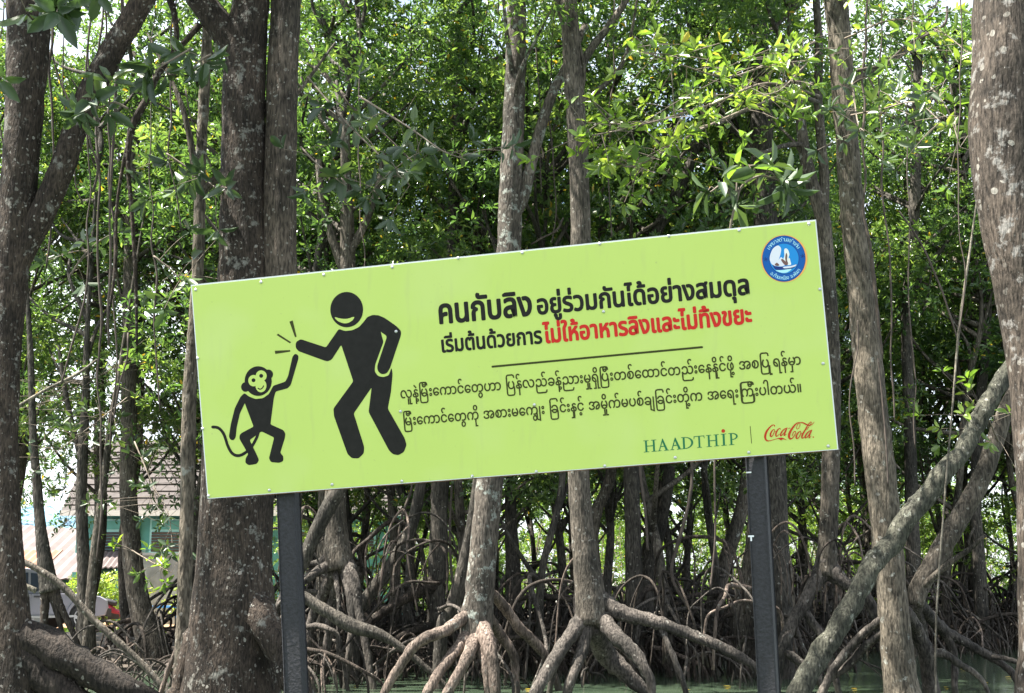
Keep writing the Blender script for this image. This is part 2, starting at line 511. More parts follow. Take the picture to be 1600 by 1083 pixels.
def height(x, y):
    x = np.asarray(x, dtype=float); y = np.asarray(y, dtype=float)
    h = -0.35 + 0 * x
    bank = sm(-1.5, -5.5, x) * sm(21.0, 25.0, y)
    h = h + bank * 0.68
    back = sm(27.5, 33, y + 0.8 * np.sin(x * 0.7) - 0.12 * np.maximum(x, 0))
    h = np.maximum(h, -0.35 + back * 0.62)
    far = sm(30, 36, y) * sm(-3, -6, x)
    h = np.where(far > 0, h * (1 - far) + 0.12 * far, h)
    h = np.where(y > 60, h * (1 - sm(60, 80, y)) + 0.1 * sm(60, 80, y), h)
    return h


def terrain():
    xs = np.concatenate([np.linspace(-400, -30, 14), np.linspace(-28, 28, 113), np.linspace(30, 400, 14)])
    ys = np.concatenate([np.linspace(-60, 10, 8), np.linspace(11, 60, 99), np.linspace(64, 900, 16)])
    X, Yg = np.meshgrid(xs, ys)
    Z = height(X, Yg)
    nz = np.array([[noise.noise(Vector((x * 0.9, y * 0.9, 0))) * 0.07 + noise.noise(Vector((x * 3, y * 3, 4))) * 0.025 for x in xs] for y in ys])
    nearroad = sm(33, 35, Yg) * (1 - sm(52, 56, Yg)) * sm(-2, -4, X)
    Z = Z + nz * (1 - nearroad)
    v = np.stack([X, Yg, Z], -1).reshape(-1, 3)
    nx, ny = len(xs), len(ys)
    i = np.arange(ny - 1)[:, None] * nx + np.arange(nx - 1)[None, :]
    q = np.stack([i, i + 1, i + 1 + nx, i + nx], -1).reshape(-1, 4)
    o = link('ground', mesh_np('ground', v, [q], smooth=True), M['mud'])
    tag(o, kind='structure')


terrain()
wm = MB(); wm.add([(-60, -60, 0), (60, -60, 0), (60, 60, 0), (-60, 60, 0)], [(0, 1, 2, 3)])
tag(wm.build('water', M['water']), kind='structure')


def strip(name, mat, pts, z):
    mb = MB()
    mb.add([(x, y, z) for x, y in pts], [tuple(range(4))])
    return tag(mb.build(name, mat), kind='structure')


strip('road', M['road'], [(-60, 34.9), (-4.4, 34.9), (-4.4, 37.7), (-60, 37.7)], 0.128)
strip('sand_shoulder', M['sand'], [(-60, 37.7), (-4.4, 37.7), (-4.4, 44.0), (-60, 44.0)], 0.124)
strip('grass_verge', M['grass_ground'], [(-60, 30.6), (-5.2, 30.6), (-4.6, 34.9), (-60, 34.9)], 0.20)


# short grass blades on the verge: nobody could count them
def grass():
    rng = np.random.default_rng(5)
    n = 9000
    P = np.stack([rng.uniform(-16.5, -5.2, n), rng.uniform(30.6, 34.9, n), np.full(n, 0.195)], 1)
    d = rng.normal(0, 0.45, (n, 3)); d[:, 2] = 1
    v, q, var = leaf_arrays(P, d, rng.normal(0, 1, (n, 3)), rng.uniform(0.06, 0.16, n), rng.uniform(0.015, 0.03, n), rng.uniform(0.4, 0.95, n))
    me = mesh_np('grass', v, [q], var=var)
    tag(link('grass', me, M['leaf_fresh']), 'short bright grass growing between the mangroves and the road', 'grass', kind='stuff')


grass()

# ------------------------------------------------------------------ the information sign
TL = Vector((-1.80068649, 6.74747895, 3.30261419))
EX = Vector((0.98548957, -0.15707149, 0.06433392)).normalized()
EDn = Vector((0.06858786, 0.1470121, -0.98675384))
EDn = (EDn - EX * EDn.dot(EX)).normalized()
EN = EDn.cross(EX)                                             # checked to face the camera below
if EN.y > 0: EN = -EN
SW, SH = 3.434, 1.2


def pan(px, py):
    d = ray(px, py)
    t = (TL - CAM).dot(EN) / d.dot(EN)
    p = CAM + d * t - TL
    return Vector((p.dot(EX), p.dot(EDn)))


M['panel_edge'] = plain('white_panel_edge', (0.72, 0.74, 0.76), 0.5)
M['black_paint'] = plain('black_steel_paint', (0.014, 0.014, 0.018), 0.62, mottle=0.5, scale=60, bump=0.25)
M['rust'] = plain('rusty_steel', (0.20, 0.10, 0.06), 0.9, mottle=0.5, scale=20)
M['bolt'] = plain('galvanised_bolt', (0.55, 0.56, 0.55), 0.35, metal=0.7)
M['ink_black'] = plain('black_print', (0.014, 0.013, 0.012), 0.5, mottle=0.2, scale=30)
M['ink_dark'] = plain('dark_olive_print', (0.045, 0.05, 0.012), 0.45)
M['ink_red'] = plain('red_print', (0.58, 0.025, 0.02), 0.45)
M['ink_logo_red'] = plain('logo_red_print', (0.50, 0.04, 0.015), 0.45)
M['ink_green'] = plain('dark_green_print', (0.02, 0.17, 0.075), 0.45)
M['ink_blue'] = plain('blue_print', (0.008, 0.105, 0.40), 0.42)
M['ink_navy'] = plain('navy_print', (0.012, 0.04, 0.20), 0.42)
M['ink_sky'] = plain('light_blue_print', (0.02, 0.26, 0.66), 0.42)
M['ink_pale'] = plain('pale_print', (0.72, 0.74, 0.82), 0.45)
M['ink_white'] = plain('white_print', (0.80, 0.82, 0.78), 0.45)
M['ink_orange'] = plain('orange_print', (0.85, 0.42, 0.12), 0.45)
M['ink_cyan'] = plain('cyan_print', (0.45, 0.80, 0.85), 0.45)
M['ink_brown'] = plain('brown_print', (0.18, 0.10, 0.09), 0.45)


def panel_material(name):
    m, n, l, b = newmat(name)
    tcn = n.new('ShaderNodeTexCoord')
    t = n.new('ShaderNodeTexNoise'); t.inputs['Scale'].default_value = 1.6; t.inputs['Detail'].default_value = 5
    l.new(tcn.outputs['Object'], t.inputs['Vector'])
    r = n.new('ShaderNodeValToRGB')
    r.color_ramp.elements[0].position = 0.3; r.color_ramp.elements[1].position = 0.7
    r.color_ramp.elements[0].color = (0.515, 0.655, 0.157, 1); r.color_ramp.elements[1].color = (0.535, 0.675, 0.170, 1)
    l.new(t.outputs['Fac'], r.inputs['Fac'])
    # faint grime specks
    g = n.new('ShaderNodeTexNoise'); g.inputs['Scale'].default_value = 45; g.inputs['Detail'].default_value = 4
    l.new(tcn.outputs['Object'], g.inputs['Vector'])
    gr = n.new('ShaderNodeValToRGB'); gr.color_ramp.elements[0].position = 0.70; gr.color_ramp.elements[1].position = 0.80
    gr.color_ramp.elements[1].color = (0.5, 0.5, 0.5, 1)
    l.new(g.outputs['Fac'], gr.inputs['Fac'])
    mg = n.new('ShaderNodeMixRGB'); mg.inputs['Color2'].default_value = (0.30, 0.36, 0.14, 1)
    l.new(gr.outputs['Color'], mg.inputs['Fac']); l.new(r.outputs['Color'], mg.inputs['Color1'])
    dm = n.new('ShaderNodeMapping'); dm.inputs['Scale'].default_value = (22, 22, 1.1)
    l.new(tcn.outputs['Object'], dm.inputs['Vector'])
    dt = n.new('ShaderNodeTexNoise'); dt.inputs['Scale'].default_value = 1.0; dt.inputs['Detail'].default_value = 5
    l.new(dm.outputs['Vector'], dt.inputs['Vector'])
    dr = n.new('ShaderNodeValToRGB'); dr.color_ramp.elements[0].position = 0.58; dr.color_ramp.elements[1].position = 0.80
    dr.color_ramp.elements[1].color = (0.35, 0.35, 0.35, 1)
    l.new(dt.outputs['Fac'], dr.inputs['Fac'])
    md = n.new('ShaderNodeMixRGB'); md.inputs['Color2'].default_value = (0.44, 0.52, 0.19, 1)
    l.new(dr.outputs['Color'], md.inputs['Fac']); l.new(mg.outputs['Color'], md.inputs['Color1'])
    sm_ = n.new('ShaderNodeTexNoise'); sm_.inputs['Scale'].default_value = 2.3; sm_.inputs['Detail'].default_value = 2
    l.new(tcn.outputs['Object'], sm_.inputs['Vector'])
    sr = n.new('ShaderNodeValToRGB'); sr.color_ramp.elements[0].position = 0.52; sr.color_ramp.elements[1].position = 0.72
    sr.color_ramp.elements[1].color = (0.30, 0.30, 0.30, 1)
    l.new(sm_.outputs['Fac'], sr.inputs['Fac'])
    mf = n.new('ShaderNodeMixRGB'); mf.inputs['Color2'].default_value = (0.60, 0.70, 0.30, 1)
    l.new(sr.outputs['Color'], mf.inputs['Fac']); l.new(md.outputs['Color'], mf.inputs['Color1'])
    l.new(mf.outputs['Color'], b.inputs['Base Color'])
    b.inputs['Roughness'].default_value = 0.22
    b.inputs['Specular IOR Level'].default_value = 0.35
    return m


M['panel'] = panel_material('lime_green_print')

sign_root = empty('information_sign', ground(800, 6.6, 0), 'large tilted lime green sign about people and monkeys on two black posts', 'sign')
S0 = sign_root.location.copy()


def PW(u, v, h=0.0):
    # panel coordinates (right, down, outwards) to the sign's own space
    return TL + EX * u + EDn * v + EN * h - S0


def slab(name, u0, v0, u1, v1, h0, h1, mat, parent):
    mb = MB()
    c = [PW(u, v, h) for h in (h0, h1) for (u, v) in ((u0, v0), (u1, v0), (u1, v1), (u0, v1))]
    mb.add([tuple(p) for p in c], [(0, 1, 2, 3), (7, 6, 5, 4), (0, 4, 5, 1), (1, 5, 6, 2), (2, 6, 7, 3), (3, 7, 4, 0)])
    return mb.build(name, mat, parent)


panel = slab('panel', 0, 0, SW, SH, -0.014, -0.001, M['panel_edge'], sign_root)
face = slab('printed_face', 0.006, 0.008, SW - 0.006, SH - 0.004, -0.001, 0.0, M['panel'], panel)
HLAYER = [0.0010]


def flat_poly(mb, pts, h):
    """one filled polygon in panel coordinates"""
    p3 = [Vector((p[0], p[1], 0)) for p in pts]
    tris = tessellate_polygon([p3])
    v = [tuple(PW(p[0], p[1], h)) for p in pts]
    tr = []
    for t in tris:
        a, b, c = [Vector(v[i]) for i in t]
        tr.append(tuple(t) if (b - a).cross(c - a).dot(EN) > 0 else (t[0], t[2], t[1]))
    mb.add(v, t=tr)


def smooth2(pts, closed=True, m=4, keep=()):
    n = len(pts)
    out = []
    for i in range(n if closed else n - 1):
        if closed:
            p0, p1, p2, p3 = [Vector(pts[(i + k) % n]) for k in (-1, 0, 1, 2)]
        else:
            p0, p1, p2, p3 = [Vector(pts[min(max(i + k, 0), n - 1)]) for k in (-1, 0, 1, 2)]
        for j in range(m):
            t = j / m
            out.append(0.5 * (2 * p1 + (p2 - p0) * t + (2 * p0 - 5 * p1 + 4 * p2 - p3) * t * t + (3 * p1 - 3 * p2 + p3 - p0) * t ** 3))
    if not closed: out.append(Vector(pts[-1]))
    return out


def round_corners(pts, r):
    out = []
    n = len(pts)
    for i in range(n):
        p0, p1, p2 = Vector(pts[i - 1]), Vector(pts[i]), Vector(pts[(i + 1) % n])
        a, b = p0 - p1, p2 - p1
        la, lb = a.length, b.length
        if la < 1e-6 or lb < 1e-6: continue
        k = min(r, la * 0.45, lb * 0.45)
        s, e = p1 + a / la * k, p1 + b / lb * k
        for j in range(5):
            t = j / 4
            out.append(s * (1 - t) ** 2 + p1 * 2 * t * (1 - t) + e * t * t)
    return out


def stroke(mb, pts, h, smooth=True):
    """variable-width stroke through (u, v, w) in panel coordinates"""
    P = smooth2(pts, closed=False, m=5) if smooth else [Vector(p) for p in pts]
    v = []
    n = len(P)
    for i, p in enumerate(P):
        a, b = P[max(i - 1, 0)], P[min(i + 1, n - 1)]
        d = Vector((b[0] - a[0], b[1] - a[1])); d.normalize() if d.length > 0 else None
        nx, ny = -d.y, d.x
        w = p[2] / 2
        hh = h + i * 0.000004
        v.append(tuple(PW(p[0] + nx * w, p[1] + ny * w, hh)))
        v.append(tuple(PW(p[0] - nx * w, p[1] - ny * w, hh)))
    q = []
    for i in range(n - 1):
        q.append((2 * i, 2 * i + 1, 2 * i + 3, 2 * i + 2))
    a, b, c = [Vector(v[k]) for k in q[0][:3]]
    if (b - a).cross(c - a).dot(EN) < 0: q = [tuple(reversed(k)) for k in q]
    mb.add(v, q)
    for p, i in ((P[0], 0), (P[-1], n - 1)):
        r = p[2] / 2
        flat_poly(mb, [(p[0] + r * math.cos(t * math.pi / 5), p[1] + r * math.sin(t * math.pi / 5)) for t in range(10)], h + i * 0.000004 + 0.00003)


def circle(cx, cy, rx, ry=None, n=40, a0=0):
    ry = ry or rx
    return [(cx + rx * math.cos(a0 + 2 * math.pi * k / n), cy + ry * math.sin(a0 + 2 * math.pi * k / n)) for k in range(n)]


# --- pictogram of the person and of the monkey (points read off an enlargement: 2.928 px per px)
def Z(x, y):
    return pan(300 + x / 2.928, 420 + y / 2.928)


def zp(pts):
    return [Z(*p) for p in pts]


PX = (Z(400, 400) - Z(399, 400)).length                       # metres per enlargement pixel

mb = MB()
man = [(497, 322), (613, 360), (672, 275), (700, 285), (735, 281), (765, 266), (788, 240), (802, 221), (826, 211), (856, 213), (868, 222), (864, 290), (876, 335), (838, 440), (836, 470), (850, 490), (874, 496),
       (900, 488), (913, 452), (918, 480), (911, 560), (896, 640), (973, 775), (982, 805), (970, 838), (945, 853), (920, 849), (902, 832), (808, 655), (822, 543), (740, 662), (788, 815), (786, 845), (762, 868), (732, 867), (712, 848),
       (650, 675), (647, 640), (738, 515), (683, 348), (640, 415), (622, 424), (605, 420), (487, 377), (474, 360), (476, 335)]
flat_poly(mb, round_corners(zp(man), 8 * PX), 0.0010)
arm = [(850, 212), (880, 224), (935, 262), (957, 285), (956, 305), (905, 458), (890, 480), (866, 483), (850, 468), (847, 446), (893, 308), (862, 288)]
flat_poly(mb, round_corners(zp(arm), 12 * PX), 0.0012)
flat_poly(mb, zp(circle(708, 187, 75, 81)), 0.0010)
man_o = mb.build('person_pictogram', M['ink_black'], sign_root)
mb = MB()
flat_poly(mb, smooth2(zp([(653, 222), (680, 228), (710, 229), (742, 220), (732, 238), (705, 250), (672, 242)]), m=3), 0.0014)
mb.build('smile', M['panel'], man_o)

mb = MB()
hd = []
for k in range(48):
    a = 2 * math.pi * k / 48
    x, y = 303 + 62 * math.cos(a), 514 + 68 * math.sin(a)
    hd.append((x, y))
flat_poly(mb, zp(hd), 0.0010)
flat_poly(mb, zp(circle(245, 541, 20, 22)), 0.0011)
flat_poly(mb, zp(circle(350, 483, 21, 22)), 0.00115)
marm = [(240, 568), (222, 586), (196, 638), (178, 710), (169, 768), (176, 782), (190, 785), (200, 772), (205, 725), (220, 660), (242, 615), (258, 590)]
flat_poly(mb, round_corners(zp(marm), 8 * PX), 0.0012)
tor = [(240, 568), (260, 584), (290, 596), (325, 592), (352, 573), (372, 535), (428, 516), (440, 490), (460, 402), (472, 388), (487, 396), (487, 412), (452, 532), (438, 547), (383, 562), (375, 590), (359, 712), (418, 738), (428, 755), (425, 775),
       (404, 842), (418, 858), (418, 880), (400, 888), (362, 885), (352, 868), (358, 845), (376, 772), (318, 744), (264, 784), (300, 858), (307, 876), (296, 893), (260, 899), (244, 888), (246, 866), (258, 848), (217, 778), (218, 762), (226, 752), (282, 722), (236, 600)]
flat_poly(mb, round_corners(zp(tor), 7 * PX), 0.0010)
tail = [(95, 724), (122, 729), (146, 757), (165, 812), (185, 845), (212, 855), (242, 843), (272, 815), (295, 775), (303, 750)]
stroke(mb, [(*Z(x, y), 13 * PX) for x, y in tail], 0.0013)
mon_o = mb.build('monkey_pictogram', M['ink_black'], sign_root)
mb = MB()
flat_poly(mb, zp(circle(282, 512, 24, 26)), 0.0014)
flat_poly(mb, zp(circle(317, 490, 25, 25)), 0.00145)
flat_poly(mb, zp(circle(316, 535, 25, 30)), 0.0015)
flat_poly(mb, zp([(282, 505), (320, 490), (338, 530), (300, 545)]), 0.00155)
fc = mb.build('face', M['panel'], mon_o)
mb = MB()
flat_poly(mb, zp(circle(282, 510, 9)), 0.0017)
flat_poly(mb, zp(circle(317, 490, 9)), 0.0017)
stroke(mb, [(*Z(x, y), 5 * PX) for x, y in [(303, 547), (312, 551), (322, 546), (328, 536)]], 0.0017)
mb.build('eyes_and_mouth', M['ink_black'], mon_o)
for tri in ([(446, 242), (461, 236), (479, 311), (471, 313)], [(387, 303), (394, 297), (454, 336), (448, 341)], [(379, 375), (381, 390), (450, 379), (449, 372)]):
    mb = MB(); flat_poly(mb, zp(tri), 0.0010); mb.build('clap_mark', M['ink_dark'], sign_root)


# --- lettering
def glyph_mesh(body):
    cu = bpy.data.curves.new('lettering', 'FONT')
    cu.body = body; cu.size = 1.0; cu.resolution_u = 3
    ob = bpy.data.objects.new('lettering', cu)
    COL.objects.link(ob)
    bpy.context.view_layer.update()
    dg = bpy.context.evaluated_depsgraph_get()
    me = bpy.data.meshes.new_from_object(ob.evaluated_get(dg))
    bpy.data.objects.remove(ob); bpy.data.curves.remove(cu)
    V = np.array([v.co[:2] for v in me.vertices]) if len(me.vertices) else np.zeros((0, 2))
    F = [tuple(p.vertices) for p in me.polygons]
    bpy.data.meshes.remove(me)
    return V, F


GC = {}


def glyph(ch):
    if ch not in GC: GC[ch] = glyph_mesh(ch)
    return GC[ch]


def put_glyphs(items, p0, p1, xh, name, mat, bold=0.0, box=None, h=0.0010):
    """items: [(V, F)] already laid out in text units; stretched so that the text's ends meet p0 and p1, xh metres per text unit upwards"""
    V = np.concatenate([i[0] for i in items])
    x0, x1 = V[:, 0].min(), V[:, 0].max()
    p0, p1 = Vector(p0), Vector(p1)
    e = (p1 - p0); sx = e.length / (x1 - x0); e.normalize()
    dn = Vector((e.y, -e.x))
    if dn.y > 0: dn = -dn                                       # up on the panel is -v
    mb = MB()
    offs = [(0, 0)] + ([(bold * math.cos(a), bold * math.sin(a)) for a in np.arange(10) * 2 * math.pi / 10] if bold else [])
    for oi, (ox, oy) in enumerate(offs):
        for (v, f) in items:
            if not len(v): continue
            P = [p0 + e * ((x - x0) * sx + ox) + dn * (y * xh + oy) for x, y in v]
            w = [tuple(PW(p.x, p.y, h + oi * 0.00008)) for p in P]
            tr = []
            for poly in f:
                for k in range(1, len(poly) - 1):
                    a, b, c = Vector(w[poly[0]]), Vector(w[poly[k]]), Vector(w[poly[k + 1]])
                    t = (poly[0], poly[k], poly[k + 1])
                    tr.append(t if (b - a).cross(c - a).dot(EN) > 0 else (t[0], t[2], t[1]))
            mb.add(w, t=tr)
    return mb.build(name, mat, sign_root)


def thai(text):
    return [glyph_mesh(text)]


# heights: a Thai consonant of the built-in face is about 0.55 of the size
MPP = (pan(900, 500) - pan(899, 500)).length
put_glyphs(thai('คนกับลิง'), pan(688, 505.5), pan(831, 492.5), 30.5 * MPP / 0.57, 'large_thai_heading', M['ink_black'], 0.0052)
put_glyphs(thai('อยู่ร่วมกันได้อย่างสมดุล'), pan(841, 491), pan(1170.5, 459.5), 24 * MPP / 0.57, 'thai_heading', M['ink_black'], 0.0043)
put_glyphs(thai('เริ่มต้นด้วยการ'), pan(691.5, 550.5), pan(847, 536), 20.0 * MPP / 0.57, 'small_thai_line', M['ink_black'], 0.0032)
put_glyphs(thai('ไม่ให้อาหารลิงและไม่ทิ้งขยะ'), pan(850.5, 536), pan(1174.5, 504.5), 22 * MPP / 0.57, 'red_thai_line', M['ink_red'], 0.0042)

ADV = {'က': 1.124, 'ခ': .676, 'တ': 1.124, 'ထ': 1.125, 'န': .57, 'ပ': .676, 'ဖ': .675, 'မ': .676, 'ယ': 1.126, 'ရ': .689, 'လ': 1.126, 'ဟ': 1.124, 'အ': 1.068, 'ည': 1.109, 'စ': .674, 'င': .65, 'ချ': .8,
       'ျ': .257, 'ေ': .618, 'ာ': .455, 'ါ': .267, 'း': .346, '။': .462, ' ': .36}
ABOVE, BELOW = 'ိီဲ်ံ', 'ုူ့ွှ'


def burmese(text):
    """visual order: the vowel e and the medial ra go in front of their consonant, marks sit on its right bowl"""
    syl = []
    for ch in text:
        if ch in ADV and ch not in 'ျောါး။ ':
            syl.append([ch, []])
        elif ch in ' ။':
            syl.append([ch, []])
        else:
            syl[-1][1].append(ch)
    x, items = 0.0, []

    def put(ch, px, sx=1.0, sy=1.0, dy=0.0):
        v, f = glyph(ch)
        items.append((v * np.array([sx, sy]) + np.array([px, dy]), f))

    for c, marks in syl:
        if c == ' ':
            x += ADV[c]; continue
        if 'ေ' in marks:
            put('ေ', x); x += ADV['ေ']
        ra = 'ြ' in marks
        if ra:
            put('ြ', x, 1.62 if ADV[c] > 0.9 else 1.0)
            x += 0.17
        put(c, x); x += ADV[c]
        pen = x - (0.02 if ADV[c] < 0.9 else 0.0)
        if 'ျ' in marks:
            put('ျ', x); x += ADV['ျ']
        nb = 0
        for mk in marks:
            if mk in 'ွှ': put(mk, pen); nb += 1
        for mk in marks:
            if mk in ABOVE: put(mk, pen)
            if mk in 'ုူ':
                if ra: put(mk, x + 0.32, 1.0, 1.5, 0.18); x += 0.2
                else: put(mk, pen + (0.16 if nb or c == 'န' else 0.0))
            if mk == '့': put(mk, pen + (0.20 if ('ု' in marks or c in 'န') else 0.0))
        if ra: x += 0.06
        for mk in marks:
            if mk in 'ာါ': put(mk, x); x += ADV[mk]
        if 'း' in marks:
            put('း', x); x += ADV['း']
        # virama-style asat after aa belongs to the next consonant; nothing to do
    return items


put_glyphs(burmese('လူနဲ့မြီးကောင်တွေဟာ ပြန်လည်ခန့်ညားမှုရှိပြီးတစ်ထောင်တည်းနေနိုင်ဖို့ အစပြုရန်မှာ'), pan(626.5, 622.5), pan(1251.5, 569.5), 12.5 * MPP / 0.55, 'burmese_line', M['ink_dark'], 0.0011)
put_glyphs(burmese('မြီးကောင်တွေကို အစားမကျွေး ခြင်းနှင့် အမှိုက်မပစ်ချခြင်းတို့က အရေးကြီးပါတယ်။'), pan(631.5, 665), pan(1252, 612.5), 12.5 * MPP / 0.55, 'burmese_line', M['ink_dark'], 0.0011)

mb = MB()
a, b = pan(769.5, 573), pan(1097, 542.5)
stroke(mb, [(*a, 3.2 * MPP), (*b, 3.2 * MPP)], 0.0010, False)
mb.build('underline', M['ink_dark'], sign_root)


# --- serif company name
def serif_letter(ch):
    """polygons in a unit box, y upwards"""
    def rect(x0, y0, x1, y1): return [(x0, y0), (x1, y0), (x1, y1), (x0, y1)]

    def bowl(x0, y0, y1, xr, wx, wy):
        cy, ry = (y0 + y1) / 2, (y1 - y0) / 2
        o = [(x0 + (xr - x0) * math.sin(t), cy + ry * math.cos(t)) for t in np.linspace(0, math.pi, 16)]
        i = [(x0 + (xr - wx - x0) * math.sin(t), cy + (ry - wy) * math.cos(t)) for t in np.linspace(math.pi, 0, 16)]
        return o + i
    if ch == 'H':
        return [rect(.13, 0, .27, 1), rect(.70, 0, .84, 1), rect(.27, .47, .70, .54), rect(0, 0, .13, .05), rect(.27, 0, .40, .05), rect(0, .95, .13, 1), rect(.27, .95, .40, 1),
                rect(.58, 0, .70, .05), rect(.84, 0, .97, .05), rect(.58, .95, .70, 1), rect(.84, .95, .97, 1)]
    if ch == 'A':
        return [[(.12, .05), (.20, .05), (.49, .86), (.45, 1.03)], [(.45, 1.03), (.50, 1.03), (.90, .05), (.70, .05), (.43, .80)], rect(.27, .34, .62, .41), rect(0, 0, .34, .05), rect(.58, 0, 1.0, .05)]
    if ch == 'D':
        return [rect(.13, 0, .29, 1), rect(0, 0, .13, .05), rect(0, .95, .13, 1), bowl(.29, 0, 1, .97, .17, .06)]
    if ch == 'T':
        return [rect(.42, .05, .58, .94), rect(.28, 0, .72, .05), rect(.02, .94, .98, 1), [(0, .76), (.05, .76), (.10, .94), (.02, .94)], [(.95, .76), (1.0, .76), (.98, .94), (.90, .94)]]
    if ch == 'I':
        return [rect(.33, .05, .67, .95), rect(.05, 0, .95, .05), rect(.05, .95, .95, 1)]
    if ch == 'P':
        return [rect(.18, 0, .38, 1), rect(0, 0, .18, .05), rect(.38, 0, .58, .05), rect(0, .95, .18, 1), bowl(.38, .42, 1, 1.0, .20, .07)]


mb = MB()
for ch, x0, x1 in (('H', 55, 265), ('A', 270, 450), ('A', 465, 652), ('D', 645, 838), ('T', 840, 1012), ('H', 1035, 1240), ('I', 1262, 1356), ('P', 1385, 1530)):
    for x_ in serif_letter(ch):
        pts = []
        for (x, y) in x_:
            X = x0 + (x1 - x0) * x
            base = 470 - (X - 60) * 0.0850
            pts.append(pan(1000 + (X - 10 * (1 - y) * 0 + (1 - y) * 10 - 5) / 10, 660 + (base - 185 * y) / 10))
        flat_poly(mb, pts, 0.0010)
nm = mb.build('company_name', M['ink_green'], sign_root)
mb = MB(); flat_poly(mb, [pan(*p) for p in circle(1130, 673.4, 2.9)], 0.0010); mb.build('red_dot', M['ink_logo_red'], nm)
mb = MB(); stroke(mb, [(*pan(1172.2, 666.4), 0.9 * MPP), (*pan(1174.3, 692.6), 0.9 * MPP)], 0.0010, False); mb.build('divider', M['ink_dark'], sign_root)

# --- red script logo (16 px per px)
LS = [
    [(405, 268, 14), (400, 235, 22), (370, 225, 22), (320, 250, 28), (260, 312, 38), (205, 390, 48), (175, 470, 52), (170, 540, 48), (190, 595, 40), (230, 622, 30), (290, 620, 18), (360, 600, 14), (440, 577, 14), (510, 560, 22), (570, 556, 30), (630, 566, 22), (680, 590, 12), (705, 603, 6)],
    [(395, 335, 12), (350, 360, 24), (310, 430, 36), (300, 490, 36), (320, 515, 28), (355, 490, 20), (385, 430, 18), (405, 370, 16), (395, 335, 12)],
    [(548, 335, 14), (540, 310, 18), (505, 325, 24), (455, 390, 36), (435, 460, 36), (445, 508, 28), (475, 500, 18), (520, 455, 12)],
    [(395, 385, 12), (430, 390, 10)],
    [(700, 310, 16), (650, 330, 24), (590, 390, 32), (555, 460, 34), (560, 495, 28), (590, 480, 20), (640, 420, 16), (690, 330, 16)],
    [(712, 300, 26), (675, 400, 28), (645, 470, 28), (655, 490, 22), (692, 455, 12)],
    [(755, 312, 14), (785, 300, 14)],
    [(1022, 165, 20), (960, 182, 26), (890, 250, 38), (820, 350, 48), (775, 440, 54), (765, 520, 50), (790, 570, 40), (830, 565, 28), (880, 520, 20), (920, 450, 18), (930, 400, 16), (905, 385, 18), (870, 420, 18), (845, 490, 16)],
    [(1025, 178, 12), (1040, 215, 13), (1010, 300, 12), (965, 325, 12), (950, 295, 12), (975, 220, 13), (1020, 172, 12)],
    [(1020, 168, 14), (1090, 165, 24), (1150, 187, 30), (1210, 217, 28), (1270, 233, 22), (1330, 215, 18), (1380, 170, 12), (1395, 145, 6)],
    [(1050, 375, 12), (1000, 410, 24), (955, 480, 36), (945, 540, 36), (965, 565, 26), (1005, 540, 20), (1040, 480, 18), (1060, 420, 16), (1050, 375, 12)],
    [(1050, 430, 12), (1100, 432, 10)],
    [(1325, 180, 10), (1320, 152, 14), (1300, 155, 16), (1240, 220, 24), (1180, 330, 32), (1120, 430, 38), (1090, 500, 38), (1090, 550, 28), (1120, 550, 18), (1150, 520, 12)],
    [(1325, 178, 10), (1270, 255, 12), (1210, 345, 12)],
    [(1320, 360, 16), (1270, 380, 24), (1210, 440, 32), (1170, 510, 34), (1175, 545, 28), (1210, 535, 20), (1260, 470, 16), (1310, 380, 16)],
    [(1330, 355, 26), (1290, 450, 28), (1265, 520, 28), (1275, 545, 22), (1312, 508, 10)],
]
mb = MB()
for i, s in enumerate(LS):
    stroke(mb, [(*pan(1185 + x / 16, 650 + y / 16), w / 16 * MPP) for x, y, w in s], 0.0010 + i * 0.00015)
flat_poly(mb, [pan(1185 + x / 16, 650 + y / 16) for x, y in ((500, 572), (540, 568), (600, 568), (640, 578), (590, 592), (565, 610), (540, 592))], 0.0036)
flat_poly(mb, [pan(*p) for p in circle(1270.8, 683, 1.1)], 0.0010)
mb.build('script_logo', M['ink_logo_red'], sign_root)

# --- round municipal emblem (9.03 px per px)
def EZ(x, y): return pan(1160 + x / 9.03, 340 + y / 9.03)


emb_o = None
def epoly(name, pts, h, mat, parent):
    mb = MB(); flat_poly(mb, [EZ(*p) for p in pts], h); return mb.build(name, M[mat], parent)


emb = epoly('emblem', circle(590, 580, 328, 334, 64), 0.0010, 'ink_orange', sign_root)
epoly('blue_ring', circle(585, 580, 306, 326, 64), 0.0012, 'ink_navy', emb)
epoly('blue_band', circle(585, 580, 298, 316, 64), 0.0014, 'ink_blue', emb)
epoly('inner_rim', circle(588, 582, 214, 220, 48), 0.0016, 'ink_navy', emb)
epoly('inner_disc', circle(588, 580, 206, 212, 48), 0.0018, 'ink_sky', emb)
epoly('pale_cloud', smooth2([(395, 520), (430, 440), (500, 395), (545, 440), (530, 540), (500, 620), (460, 680), (415, 660), (385, 590)]), 0.0020, 'ink_pale', emb)
epoly('rock', smooth2([(590, 455), (615, 435), (645, 460), (662, 520), (650, 580), (680, 630), (680, 668), (600, 665), (575, 600), (592, 540)]), 0.0022, 'ink_white', emb)
epoly('hill', smooth2([(430, 670), (500, 610), (545, 560), (580, 600), (600, 668), (540, 690)]), 0.0022, 'ink_pale', emb)
epoly('hill_shadow', smooth2([(545, 600), (575, 590), (640, 660), (600, 672)]), 0.0024, 'ink_brown', emb)
epoly('rock_shadow', smooth2([(610, 520), (622, 500), (634, 540), (630, 600), (645, 650), (622, 650), (604, 585)]), 0.0025, 'ink_brown', emb)
epoly('peak', smooth2([(648, 590), (664, 572), (676, 610), (686, 662), (655, 664)]), 0.00245, 'ink_white', emb)
